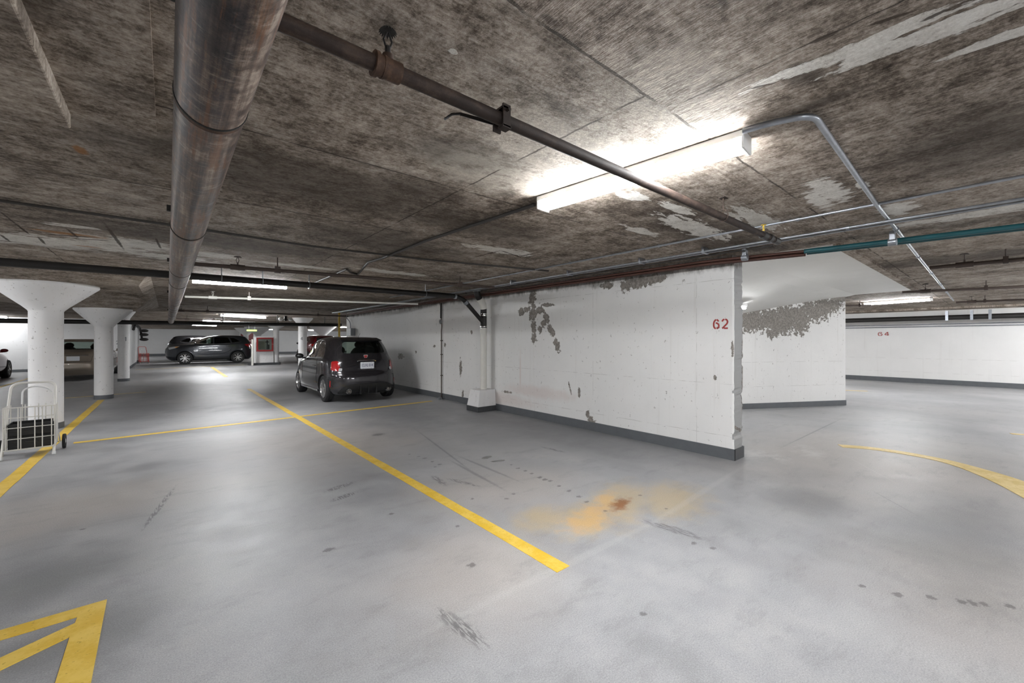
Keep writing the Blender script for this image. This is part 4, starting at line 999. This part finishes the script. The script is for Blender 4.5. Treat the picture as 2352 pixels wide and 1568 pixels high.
# ---- small hatchback
pf = [(.17,-.50,2.80,.74,5,5),(.22,-.59,2.92,.785,5,4.5),(.32,-.655,2.98,.815,4.8,4),(.46,-.675,3.0,.83,4.6,4),(.58,-.665,2.98,.832,4.6,4),(.645,-.635,2.95,.828,4.8,4),(.67,-.605,2.94,.824,5,4),(.80,-.575,2.88,.818,4.8,3.6),
      (.90,-.545,2.66,.81,4.6,3.2),(.97,-.515,2.30,.788,4.4,3),(1.05,-.475,2.10,.755,4.2,3),(1.2,-.40,1.88,.705,4.0,3.2),(1.33,-.31,1.66,.650,3.8,3.4),(1.40,-.24,1.48,.605,4,3.6),(1.44,-.17,1.33,.555,4,4),
      (1.465,-.06,1.18,.48,4,4),(1.48,.12,1.02,.38,4,4),(1.49,.4,.8,.15,3,3)]
car = Car(pf, M['paintgrey'], (0.0, 2.30), .300, (.62, 1.435, -.42, 2.0, .05), 'hatchback_car', 'small dark grey three-door hatchback parked by the white wall, seen from behind', 'car', (3.50, 9.92, 0), 0, arch=1.09, tw=.195, xw=.70)
quarter = roundpoly([(.69,1.0),(.69,1.375),(.47,1.37),(.28,1.29),(.17,1.15),(.15,1.01)], .06)
door = roundpoly([(.745,.99),(.745,1.378),(1.0,1.38),(1.25,1.34),(1.55,1.19),(1.83,.97)], .05)
rearw = roundpoly([(-.50,1.10),(.50,1.10),(.44,1.36),(-.44,1.36)], .07)
wind = roundpoly([(-.60,1.02),(.60,1.02),(.50,1.38),(-.50,1.38)], .06)
for sd in ((-2, 0), (0, 2)):
    car.prism(quarter, 'x', *sd); car.prism(door, 'x', *sd)
car.prism(rearw, 'y', -3, .2); car.prism(wind, 'y', .9, 5)
# intakes in the bumper corners
car.finish_body()
for sg in (-1, 1):
    g = car.patch(quarter, 'x', sg, -.008, 'side_window', M['glass']); g2 = car.patch(door, 'x', sg, -.008, 'side_window', M['glass'])
    arch_ = [(1.86,.965),(1.56,1.21),(1.25,1.365),(1.0,1.405),(.72,1.405),(.46,1.395),(.27,1.315),(.15,1.16),(.125,.985)]
    car.trim(fillet([(a, b, 0) for a, b in arch_], .1, 3) + [Vector((.125,.985,0)), Vector((1.86,.965,0))], 'x', sg, .009, 'window_trim', M['chrome'], off=.002)
    car.trim([(.72, .985), (.72, 1.40)], 'x', sg, .014, 'door_pillar', M['chrome'], off=-.002)
    car.trim([(.42,.40),(.42,.85),(.47,.96)], 'x', sg, .003, 'door_seam', M['black_gap'], off=.001)
    car.trim([(1.70,.42),(1.72,.9),(1.80,.96)], 'x', sg, .003, 'door_seam', M['black_gap'], off=.001)
    car.trim([(.2,.86),(2.2,.85)], 'x', sg, .004, 'crease', M['paintgrey'], off=.001)
    car.trim([(.50,.80),(.68,.80)], 'x', sg, .014, 'door_handle', M['chrome'], off=.02)
    car.trim([(.38,.235),(1.92,.235)], 'x', sg, .035, 'side_skirt', M['paintgrey'], off=-.01)
    # red reflector beside wheel arch, slot in bumper corner
    car.trim([(-.345,.36),(-.365,.50)], 'x', sg, .014, 'reflector', M['redlens'], off=.0)
    slot = roundpoly([(sg*.66,.575),(sg*.74,.56),(sg*.735,.42),(sg*.70,.38)], .03); car.patch(slot, 'y', -1, .003, 'bumper_slot', M['black_plastic'], sub=2)
    car.trim([(sg*.62,.60),(sg*.72,.595),(sg*.75,.56),(sg*.745,.42),(sg*.70,.36)], 'y', -1, .008, 'slot_rim', M['paintgrey'], off=.004)
    # tail lamp wraps the corner
    tl = roundpoly([(sg*.60,.94),(sg*.70,.925),(sg*.725,.73),(sg*.585,.71),(sg*.575,.80)][::1], .03)
    lamp = car.patch(tl, 'y', -1, .006, 'tail_lamp', M['redlens'], sub=3, thick=.006)
    tl2 = roundpoly([(sg*.535,.775),(sg*.60,.78),(sg*.61,.71),(sg*.55,.71)], .02); car.patch(tl2, 'y', -1, .014, 'reversing_lens', M['clearlens'], parent=lamp, sub=2, thick=.003)
car.patch(rearw, 'y', -1, -.01, 'rear_window', M['glass']); car.patch(wind, 'y', 1, -.01, 'windscreen', M['glass'])
hatch = [(-.56,1.30),(-.60,1.0),(-.565,.95),(-.52,.74),(-.47,.665),(.47,.665),(.52,.74),(.565,.95),(.60,1.0),(.56,1.30)]
car.trim(hatch, 'y', -1, .0035, 'hatch_seam', M['black_gap'], off=.001)
# rear spoiler
mb = MB(); mb.prism([(-.47,-.27,1.405),(.47,-.27,1.405),(.44,-.05,1.462),(-.44,-.05,1.462)], (0, -.03, -.02)); mb.build('spoiler', M['paintblack'], car.t, local=True, bevel=.01)
# blackened glass border
fr_o = roundpoly([(-.58,1.055),(.58,1.055),(.50,1.395),(-.50,1.395)], .07)
n_ = len(fr_o); rw2 = rearw
mb = MB(); ring_o = [car.hit(p, 'y', -1)[0] for p in fr_o]; ring_i = [car.hit(p, 'y', -1)[0] for p in rw2]
ring_o = [p + Vector((0,-.004,0)) for p in ring_o]; ring_i = [p + Vector((0,-.004,0)) for p in ring_i]
mb.add(ring_o + ring_i, [(i, (i+1)%n_, (i+1)%n_+n_, i+n_) for i in range(n_)]); mb.build('window_surround', M['paintblack'], car.t, local=True)
yp = car.hit((0, .80), 'y', -1)[0].y
pl_ = MB().prism(roundpoly([(-.155,.755),(.155,.755),(.155,.905),(-.155,.905)], .012) and [(a, yp - .035, b) for a, b in roundpoly([(-.155,.752),(.155,.752),(.155,.902),(-.155,.902)], .015)], (0, .012, 0)).build('number_plate', M['plate'], car.t, local=True, smooth=0)
RT = Matrix.Translation((0, yp - .0365, .827)) @ Matrix.Rotation(PI/2, 4, 'X') @ Matrix.Diagonal((.80, 1.25, 1, 1))
text_mesh('CLXL·014', .072, M['plateblue'], 'plate_lettering', pl_, RT)
for dx in (-.09, .09):
    for dz in (.765, .89): MB().ell((dx, yp - .036, dz), (.005, .003, .005), 8, 6).build('plate_screw', M['plateblue'], pl_, local=True)
car.trim([(-.22,.925),(-.17,.94),(.17,.94),(.22,.925)], 'y', -1, .014, 'handle_bar', M['chrome'], off=.02)
yb_ = car.hit((0, 1.025), 'y', -1)[0].y
sh = [(-.045,1.065),(.045,1.065),(.048,1.035),(.03,.995),(0,.978),(-.03,.995),(-.048,1.035)]
bd = MB().prism([(a, yb_ - .016, b) for a, b in sh], (0, .014, 0)).build('badge', M['chrome'], car.t, local=True, smooth=0, bevel=.003)
MB().prism([(a * .82, yb_ - .019, 1.022 + (b - 1.022) * .8) for a, b in sh], (0, .004, 0)).build('badge_face', M['redlens'], bd, local=True, smooth=0)
# lower bumper, diffuser, exhaust tips
df = roundpoly([(-.64,.22),(-.56,.35),(-.42,.42),(.42,.42),(.56,.35),(.64,.22),(.5,.18),(-.5,.18)], .05)
dfo = car.patch(df, 'y', -1, .006, 'diffuser', M['black_plastic'], sub=3, thick=.01)
for x_ in (-.18, .0, .18): MB().box((x_ - .006, -.70, .19), (x_ + .006, -.60, .38)).build('fin', M['black_plastic'], dfo, local=True)
for sg in (-1, 1):
    MB().lathe([(.050,-.03),(.056,-.04),(.056,.12),(.046,.12),(.046,-.03)], Matrix.Translation((sg*.45, -.70, .275)) @ Matrix.Rotation(-PI/2, 4, 'X'), 24, closed=True).build('exhaust_tip', M['chrome'], car.t, local=True)
    MB().lathe([(.028,-.02),(.034,-.03),(.034,.1),(.0,.1)], Matrix.Translation((sg*.45, -.70, .275)) @ Matrix.Rotation(-PI/2, 4, 'X'), 20).build('exhaust_bore', M['gunmetal'], car.t, local=True)
car.wheels(5, M['alloy'], True); car.mirrors(1.72, 1.0, .80, M['paintblack']); car.seats((.95,), .92); car.seats((.25,), .80, .45)
MB().box((-.62, 1.45, .80), (.62, 1.85, .97)).build('dashboard', M['seat'], car.t, local=True, bevel=.03)
MB().tube([(-.36 + .17*math.cos(a_), 1.33 - .05*math.sin(a_), 1.0 + .17*math.sin(a_)) for a_ in [2*PI*k/20 for k in range(20)]], .014, 8, closed=True).build('steering_wheel', M['black_plastic'], car.t, local=True)
MB().tube([(0, -.02, 1.47), (0, -.14, 1.56)], .004, 8).build('aerial', M['black_plastic'], car.t, local=True)

# ---- crossover SUV (nose towards -X)
ps = [(.22,-.66,3.20,.80,5,5),(.32,-.76,3.34,.86,4.8,4.5),(.48,-.83,3.41,.895,4.5,4.2),(.66,-.84,3.43,.895,4.2,3.8),(.86,-.83,3.42,.89,4.2,3.6),(1.0,-.81,3.35,.88,4,3.4),(1.08,-.79,3.2,.872,4,3.2),(1.13,-.775,2.98,.86,4,3),
      (1.17,-.76,2.62,.845,4,3),(1.22,-.74,2.40,.82,4,3),(1.36,-.67,2.13,.77,4,3.2),(1.50,-.57,1.84,.715,4,3.4),(1.59,-.48,1.60,.67,4,3.6),(1.65,-.36,1.34,.605,4,4),(1.685,-.12,1.05,.50,4,4),(1.70,.2,.8,.35,3,3),(1.705,.4,.6,.1,3,3)]
def suv(paint, label, loc, rz, group=None, full=True):
    c = Car(ps, paint, (0.0, 2.555), .36, (.72, 1.65, -.6, 2.3, .05), 'crossover_car', label, 'car', loc, rz, group, zs=56, tw=.215, xw=.775, arch=1.10)
    fw = roundpoly([(1.24,1.19),(1.24,1.57),(1.50,1.565),(1.82,1.45),(2.24,1.19)], .04); rwn = roundpoly([(1.17,1.195),(1.17,1.57),(.50,1.575),(.36,1.24)], .04); qw = roundpoly([(.27,1.26),(.41,1.55),(.18,1.52),(-.14,1.33)], .03)
    bw = roundpoly([(-.55,1.22),(.55,1.22),(.48,1.55),(-.48,1.55)], .06); ww = roundpoly([(-.64,1.21),(.64,1.21),(.53,1.59),(-.53,1.59)], .05)
    for sd in ((-2, 0), (0, 2)):
        for p in (fw, rwn, qw): c.prism(p, 'x', *sd)
    c.prism(bw, 'y', -3, .2); c.prism(ww, 'y', 1.1, 5); c.finish_body()
    for sg in (-1, 1):
        for p, g in ((fw, 'glass'), (rwn, 'glassdark'), (qw, 'glassdark')): c.patch(p, 'x', sg, -.008, 'side_window', M[g])
        c.trim([(2.28,1.165),(1.2,1.17),(.33,1.22),(-.18,1.30)], 'x', sg, .007, 'window_trim', M['chrome'], off=.002)
        c.trim([(1.205,1.18),(1.205,1.58)], 'x', sg, .012, 'door_pillar', M['black_plastic'])
        for yy in (1.20,): c.trim([(yy,.42),(yy,1.1)], 'x', sg, .0035, 'door_seam', M['black_gap'])
        c.trim([(.36,.62),(.28,1.1)], 'x', sg, .0035, 'door_seam', M['black_gap']); c.trim([(2.12,.42),(2.2,1.08)], 'x', sg, .0035, 'door_seam', M['black_gap'])
        c.trim([(2.05,.60),(1.6,.56),(1.0,.58),(.62,.64),(.42,.76),(.36,.86)], 'x', sg, .010, 'body_crease', paint, off=.004)
        c.trim([(2.2,.97),(1.3,1.04)], 'x', sg, .008, 'body_crease', paint, off=.003)
        for yy in (1.32, .42): c.trim([(yy,1.04),(yy+.16,1.035)], 'x', sg, .012, 'door_handle', M['chrome'], off=.02)
        sk = []
        c.trim([(.38,.30),(2.17,.30)], 'x', sg, .05, 'side_skirt', M['black_plastic'], off=-.02)
        for yw in (0.0, 2.555):
            c.trim([(yw + .42*math.cos(a_), .36 + .42*math.sin(a_)) for a_ in [PI*k/14 for k in range(15)]], 'x', sg, .028, 'arch_trim', paint, off=.0)
        c.patch(roundpoly([(3.32,1.0),(3.26,.86),(3.0,.93),(2.78,1.06)], .02), 'x', sg, .006, 'headlamp', M['clearlens'], thick=.004)
        c.patch(roundpoly([(2.96,.96),(2.82,1.03),(3.02,1.02)], .01), 'x', sg, .012, 'indicator', M['amberlens'], sub=2)
        c.patch(roundpoly([(-.70,1.20),(-.36,1.15),(-.42,1.07),(-.64,.95),(-.73,.98)], .03), 'x', sg, .006, 'tail_lamp', M['redlens'], thick=.006)
    c.patch(bw, 'y', -1, -.01, 'rear_window', M['glassdark']); c.patch(ww, 'y', 1, -.01, 'windscreen', M['glass'])
    gr = roundpoly([(-.45,.92),(.45,.92),(.36,.66),(-.36,.66)], .05); g = c.patch(gr, 'y', 1, .004, 'grille', M['black_plastic'], thick=.01)
    for z_ in (.70,.75,.80,.85,.90): c.trim([(-.38,z_),(.38,z_)], 'y', 1, .006, 'grille_bar', M['chrome'], off=.02, parent=g)
    c.patch(roundpoly([(-.6,.52),(.6,.52),(.5,.34),(-.5,.34)], .04), 'y', 1, .004, 'lower_intake', M['black_plastic'])
    MB().prism([(-.52,-.42,1.60),(.52,-.42,1.60),(.50,-.10,1.68),(-.50,-.10,1.68)], (0, -.12, -.02)).build('spoiler', paint, c.t, local=True, bevel=.01)
    c.wheels(7, M['alloy'], True); c.mirrors(2.1, 1.2, .86, M['paintblack']); c.seats((1.0,), 1.0); c.seats((.2,), .95, .5, (-.4, 0, .4))
    return c
suv1 = suv(M['paintsuv'], 'dark slate crossover parked side-on across the far aisle, nose to the left', (3.33, 31.2, 0), PI/2)

# ---- saloon
pc = [(.20,-1.00,3.50,.78,5,5),(.30,-1.08,3.60,.85,4.5,4.5),(.45,-1.13,3.66,.895,4.2,4.2),(.60,-1.13,3.67,.90,4,3.8),(.70,-1.10,3.60,.90,4,3.6),(.80,-1.08,3.45,.89,4,3.4),(.90,-1.06,3.1,.88,4,3),(.96,-1.03,2.6,.865,4,3),(1.0,-.96,2.30,.85,4,3),
      (1.03,-.78,2.15,.83,4,3),(1.06,-.60,2.05,.81,4,3),(1.15,-.42,1.85,.77,4,3.2),(1.28,-.15,1.55,.71,4,3.4),(1.37,.1,1.3,.66,4,4),(1.41,.3,1.1,.60,4,4),(1.435,.5,.9,.45,4,4),(1.445,.65,.8,.2,3,3)]
def saloon(paint, label, loc, rz, group=None):
    c = Car(pc, paint, (0.0, 2.75), .33, (.65, 1.395, -.35, 2.1, .05), 'saloon_car', label, 'car', loc, rz, group, zs=56, tw=.215, xw=.79, arch=1.12)
    bw = roundpoly([(-.64,1.075),(.64,1.075),(.54,1.34),(-.54,1.34)], .06); ww = roundpoly([(-.66,1.07),(.66,1.07),(.54,1.36),(-.54,1.36)], .05)
    fw = roundpoly([(1.02,1.06),(1.02,1.335),(1.3,1.27),(1.85,1.05)], .04); rwn = roundpoly([(.96,1.06),(.96,1.34),(.4,1.33),(-.05,1.12),(-.1,1.07)], .04)
    for sd in ((-2, 0), (0, 2)): c.prism(fw, 'x', *sd); c.prism(rwn, 'x', *sd)
    c.prism(bw, 'y', -3, .5); c.prism(ww, 'y', .9, 5); c.finish_body()
    for sg in (-1, 1):
        c.patch(fw, 'x', sg, -.008, 'side_window', M['glass']); c.patch(rwn, 'x', sg, -.008, 'side_window', M['glass'])
        c.trim([(.98,.4),(.98,1.04)], 'x', sg, .0035, 'door_seam', M['black_gap']); c.trim([(.7,.86),(.86,.86)], 'x', sg, .012, 'door_handle', M['chrome'], off=.02)
        c.patch(roundpoly([(sg*.50,.93),(sg*.80,.95),(sg*.83,.80),(sg*.62,.74)], .03), 'y', -1, .006, 'tail_lamp', M['redlens'], thick=.006)
        c.patch(roundpoly([(3.45,.78),(3.2,.86),(2.95,.84),(3.3,.68)], .02), 'x', sg, .006, 'headlamp', M['clearlens'], thick=.004)
        MB().lathe([(.045,-.02),(.05,-.03),(.05,.1),(.036,.1),(.036,-.02)], Matrix.Translation((sg*.62, -1.10, .28)) @ Matrix.Rotation(-PI/2, 4, 'X'), 20, closed=True).build('exhaust_tip', M['chrome'], c.t, local=True)
    c.patch(bw, 'y', -1, -.01, 'rear_window', M['glass']); c.patch(ww, 'y', 1, -.01, 'windscreen', M['glass'])
    c.trim([(-.46,1.0),(-.48,.92),(-.42,.66),(.42,.66),(.48,.92),(.46,1.0)], 'y', -1, .0035, 'boot_seam', M['black_gap'])
    c.trim([(-.36,.885),(.36,.885)], 'y', -1, .014, 'boot_trim', M['chrome'], off=.01)
    yp = c.hit((0, .78), 'y', -1)[0].y
    p = MB().prism([(a, yp - .02, b) for a, b in roundpoly([(-.155,.70),(.155,.70),(.155,.85),(-.155,.85)], .015)], (0, .012, 0)).build('number_plate', M['plate'], c.t, local=True, smooth=0)
    c.patch(roundpoly([(-.34,.88),(.34,.88),(.30,.69),(-.30,.69)], .04), 'y', -1, .002, 'plate_recess', paint)
    c.wheels(5, M['alloy'], False); c.mirrors(1.75, 1.03, .87, paint); c.seats((1.1,), .85); c.seats((.1,), .80, .5, (-.42, .42))
    return c
sal = saloon(M['paintbeige'], 'champagne beige saloon parked nose-in behind the first two columns', (-2.45, 21.3, 0), 0)
sal2 = copy_tree(sal.t); sal2.location = (-5.42, 21.1, 0); sal2['label'] = 'car cut off by the left edge of the photo, only its corner showing'
def repaint(t, old, new):
    for ch in t.children_recursive:
        for sl in ch.material_slots:
            if sl.material == old: sl.link = 'OBJECT'; sl.material = new
repaint(sal2, M['paintbeige'], M['paintwine'])
s2 = copy_tree(suv1.t); s2.location = (.78, 34.0, 0); s2.rotation_euler = (0, 0, -PI / 2); s2['label'] = 'black car parked just behind the dark slate crossover, only its top showing'; repaint(s2, M['paintsuv'], M['paintblack']); repaint(s2, M['redlens'], M['black_plastic'])
s3 = copy_tree(suv1.t); s3.location = (7.5, 27.5, 0); s3.rotation_euler = (0, 0, 0); s3['label'] = 'dark red car glimpsed between the numbered column and the small hatchback'; repaint(s3, M['paintsuv'], M['paintwine'])

# ------------------------------------------------------------------ wire shopping cart with crates
def wire_cart(loc, rz, wire, label, tall=.86, basket=True):
    t = thing('wire_cart', label, 'shopping cart', loc, rz)
    xl, xr = -.215, .195
    # frame: feet at y=0 leaning back to the handle
    mb = MB(); mb.tube(fillet([(xl, 0, 0), (xl + .01, .30, .50), (xl + .02, .50, tall), (xr - .02, .50, tall), (xr - .01, .30, .50), (xr, 0, 0)], .09, 6), .0135, 12); mb.build('handle_frame', wire, t, local=True)
    for sd in (xl, xr): MB().tube([(sd, 0, 0), (sd, .012, .035)], .017, 12).build('foot_cap', M['whitemetal'], t, local=True)
    b0, b1, z0, z1, y0, y1 = -.205, .205, .10, .60, .03, .36
    mb = MB()
    for z in (z0, .23, .36, .48, z1):
        r_ = .007 if z in (z0, z1) else .0048
        mb.tube(fillet([(b0, y0, z), (b1, y0, z), (b1, y1, z), (b0, y1, z)], .0, 1)[:-1] + [(b0, y1, z)], r_, 8, closed=True)
    for x in (b0, b0 + .02, -.09, -.07, .04, .10, b1 - .03, b1 - .005): mb.tube([(x, y0, z0), (x, y0, z1)], .0055, 8); mb.tube([(x, y1, z0), (x, y1, z1)], .0055, 8)
    for y in (.10, .2, .3):
        for x in (b0, b1): mb.tube([(x, y, z0), (x, y, z1)], .0055, 8)
        mb.tube([(b0, y, z0), (b1, y, z0)], .0035, 8)
    for x in (-.12, -.04, .04, .12): mb.tube([(x, y0, z0), (x, y1, z0)], .0035, 8)
    mb.build('basket', wire, t, local=True)
    ax = MB().tube([(xl - .02, .34, .093), (xr + .02, .34, .093)], .006, 8).build('axle', M['galv'], t, local=True)
    for sd in (-1, 1):
        Mx = Matrix.Translation((sd * .262, .34, .093)) @ Matrix.Rotation(PI/2, 4, 'Y')
        wh = MB().lathe([(.074,-.014),(.088,-.016),(.093,-.008),(.093,.008),(.088,.016),(.074,.014)], Mx, 30, closed=True).build('wheel', M['rubber'], t, local=True)
        mb = MB(); mb.lathe([(0,-.012),(.02,-.014),(.022,.014),(0,.012)], Mx, 14); mb.lathe([(.064,-.008),(.076,-.008),(.076,.008),(.064,.008)], Mx, 30, closed=True)
        for k in range(8):
            a = 2*PI*k/8; mb.tube([Mx @ Vector((.015*math.cos(a), .015*math.sin(a), 0)), Mx @ Vector((.07*math.cos(a), .07*math.sin(a), 0))], .005, 8)
        mb.build('wheel_hub', M['whitemetal'], wh, local=True)
        MB().tube([(sd*.225, .34, .093), (sd*.215, .34, .2)], .007, 8).build('axle_strut', wire, t, local=True)
    MB().tube(fillet([(-.10,.40,.60), (-.10,.44,.78), (.0,.46,.82), (.12,.45,.78), (.14,.44,.72)], .08, 5), .009, 10).build('inner_loop', M['whitemetal'], t, local=True)
    return t
cart = wire_cart((-1.265, 7.47, 0), math.radians(4), M['cream'], 'white wire shopping cart holding black crates, standing in front of the nearest column')
def crate(z, label, yoff=0, h=.145):
    t = thing('plastic_crate', label, 'crate', (-1.265, 7.665, z), math.radians(4), 'black folding crates in the wire cart')
    x, y = .185, .14; mb = MB()
    for (a, b) in (((-x, -y, 0), (x, -y + .008, h)), ((-x, y - .008, 0), (x, y, h)), ((-x, -y, 0), (-x + .008, y, h)), ((x - .008, -y, 0), (x, y, h)), ((-x, -y, 0), (x, y, .008))): mb.box(a, b)
    mb.build('tub', M['black_plastic'], t, local=True, smooth=0)
    mb = MB()
    for k in range(7):
        zz_ = .015 + k * (h - .03) / 6
        for (xa, xb) in ((-x + .01, -x + .09), (x - .09, x - .01)): mb.box((xa, -y - .008, zz_), (xb, -y, zz_ + .006))
    mb.box((-x - .004, -y - .012, h - .02), (x + .004, -y, h - .008)); mb.build('ribs', M['black_plastic'], t, local=True, smooth=0)
    MB().box((-.05, -y - .016, h * .45), (.05, -y - .006, h * .62)).build('grip', M['black_plastic'], t, local=True, bevel=.003)
    return t
crate(.107, 'lower black plastic crate at the bottom of the wire cart'); crate(.256, 'upper black plastic crate in the wire cart, stacked on the lower one')
q = P(333, 834, 0)
wire_cart((q.x, q.y, 0), .3, M['cartred'], 'small red wire cart by the far corner of the white block', tall=1.0)

# ------------------------------------------------------------------ hose cabinet on its low wall, equipment at the far side
base = WY(583, 834, 26.9); xr_ = WY(630, 834, 26.9)
yw = 26.9
t = thing('low_wall', 'low white wall carrying the red hose cabinet, on a dark kerb', 'wall', ((base.x + xr_.x) / 2, yw, 0))
MB().box((base.x, yw, .12), (xr_.x, yw + .25, 1.60)).build('wall_body', M['column'], t, smooth=0, bevel=.01)
MB().box((base.x - .25, yw - .12, 0), (xr_.x + .3, yw + .4, .12)).build('kerb', M['base_black'], t, smooth=0, bevel=.01)
MB().tube([(xr_.x - .02, yw - .02, .12), (xr_.x - .02, yw - .02, .75)], .012, 8).build('cable', M['black_iron'], t)
ca, cb = WY(589, 807, yw - .22), WY(628, 775, yw - .22)
t = thing('hose_cabinet', 'red framed fire hose cabinet with a glass front', 'cabinet', (ca.x, yw - .2, ca.z))
mb = MB(); w_ = .085
xa, xb, za_, zb_ = ca.x, cb.x, ca.z, cb.z
for a, b in (((xa, zb_ - w_), (xb, zb_)), ((xa, za_), (xb, za_ + w_)), ((xa, za_ + w_), (xa + w_, zb_ - w_)), ((xb - w_, za_ + w_), (xb, zb_ - w_))): mb.box((a[0], yw - .22, a[1]), (b[0], yw - .19, b[1]))
mb.build('door_frame', M['red'], t, smooth=0)
mb = MB()
for a, b in (((xa, zb_ - .02), (xb, zb_)), ((xa, za_), (xb, za_ + .02)), ((xa, za_), (xa + .02, zb_)), ((xb - .02, za_), (xb, zb_))): mb.box((a[0], yw - .19, a[1]), (b[0], yw, b[1]))
mb.box((xa, yw - .02, za_), (xb, yw, zb_)); mb.build('box', M['whitemetal'], t, smooth=0)
MB().box((xa + w_, yw - .208, za_ + w_), (xb - w_, yw - .204, zb_ - w_)).build('glass_pane', M['cabglass'], t, smooth=0)
mb = MB(); cx_ = (xa + xb) / 2
for k in range(9): mb.box((xa + .12 + k * .04, yw - .14, za_ + .14), (xa + .135 + k * .04, yw - .06, zb_ - .2))
mb.build('folded_hose', M['canvas'], t)
mb = MB(); mb.tube([(cx_ + .12, yw - .12, za_ + .12), (cx_ + .12, yw - .12, zb_ - .15)], .025, 10); mb.tube([(cx_ + .02, yw - .12, zb_ - .25), (cx_ + .22, yw - .12, zb_ - .25)], .02, 8); mb.tube([(cx_+.2, yw-.12, za_+.12), (cx_+.2, yw-.12, zb_-.4)], .03, 10); mb.build('valve', M['black_iron'], t)
MB().ell((xb - .04, yw - .235, (za_ + zb_) / 2), (.015, .015, .02)).build('latch', M['chrome'], t)
q = WY(580, 834, 26.6); o = MB().tube([(q.x, 26.6, 0), (q.x, 26.6, 1.45)], .055, 14).build('bollard_pipe', M['pvc']); tag(o, 'upright white pipe at the left of the hose cabinet', 'pipe')
# exit sign and red doors
yd = 46.5
for i, (u0, u1, lab) in enumerate([(553, 561, 'left dark red door leaf, beyond the rear of the dark crossover'), (571, 582, 'right dark red door leaf, left of the hose cabinet')]):
    a, b = WY(u0, 800, yd), WY(u1, 762, yd)
    t = thing('red_door', lab, 'door', (a.x, yd, 0), 0, 'dark red doors')
    MB().box((a.x, yd, .55), (b.x, yd + .06, 2.25)).build('leaf', M['darkred'], t, smooth=0, bevel=.005)
    MB().box((a.x + .05, yd - .03, 1.30), (b.x - .05, yd, 1.35)).build('push_bar', M['chrome'], t, smooth=0)
    MB().box((a.x - .06, yd + .06, 0), (b.x + .06, yd + .2, 2.32)).build('frame', M['wallfar'], t, smooth=0)
    MB().box((a.x - .06, yd - .05, 0), (b.x + .06, yd + .06, .55)).build('step', M['wallfar'], t, smooth=0)
a, b = WY(567, 760, 27.5), WY(590, 757, 27.5)
t = thing('exit_sign', 'flat green-yellow lit sign hanging above the red door', 'sign', (a.x, 27.5, 2.0))
MB().box((a.x, 27.5, a.z), (b.x, 27.56, b.z)).build('sign_face', M['green'], t, smooth=0)
for x_ in (a.x + .1, b.x - .1): MB().tube([(x_, 27.53, b.z), (x_, 27.53, CEIL)], .008, 8).build('hanger', M['galv'], t)
# emergency twin lamp
q = P(656, 731, 2.3)
t = thing('emergency_light', 'twin-headed emergency lamp under the ceiling before the far columns', 'emergency light', (q.x, q.y, 2.3))
MB().box((q.x - .05, q.y - .05, 2.20), (q.x + .05, q.y + .05, CEIL)).build('mount', M['black_iron'], t, bevel=.01)
for s_ in (-1, 1): MB().ell((q.x + s_*.18, q.y, 2.27), (.09, .08, .08)).build('lamp_head', M['whitemetal'], t)
MB().tube([(q.x - .18, q.y, 2.25), (q.x + .18, q.y, 2.25)], .015, 8).build('crossbar', M['black_iron'], t)
# gas pipe and grey box by the wall's far end
q = WX(779, 760, 4.75)
t = thing('gas_pipe', 'upright yellow pipe rising behind the roof of the small hatchback', 'pipe', (q.x, q.y, 0))
MB().tube([(q.x, q.y, 0), (q.x, q.y, CEIL)], .035, 14).build('pipe_wall', M['yellowpipe'], t)
q0, q1 = WX(801, 771, 4.95), WX(810, 755, 4.95)
t = thing('electrical_box', 'grey electrical box with conduits on the far end of wall 62', 'electrical box', (4.95, q0.y, q0.z))
MB().box((4.88, q1.y, q0.z), (5.045, q0.y, q1.z + .02)).build('box', M['grey'], t, smooth=0, bevel=.01)
mb = MB(); mb.tube(fillet([(4.97, q0.y - .1, q1.z), (4.97, q0.y - .1, q1.z + .25), (4.97, q0.y + .3, q1.z + .4), (4.97, q0.y + .3, CEIL)], .15, 5), .014, 8); mb.build('conduit', M['galv'], t)
# fittings on the corner of the white block
q = WY(330, 765, 35.0)
t = thing('wall_fittings', 'dark pipes and clamps on the corner of the far white block', 'pipe', (-1.38, 34.0, 1.6))
mb = MB(); mb.tube(fillet([(-1.33, 28.4, 1.95), (-1.33, 30.0, 2.28), (-1.33, 34.5, 2.2), (-1.30, 35.3, 1.9), (-1.25, 35.6, 1.4)], .8, 6), .06, 10); mb.build('pipe_wall', M['black_iron'], t)
for z_ in (1.45, 1.75, 2.0): MB().ell((-1.15, 35.2, z_), (.22, .1, .1)).build('clamp', M['black_iron'], t)
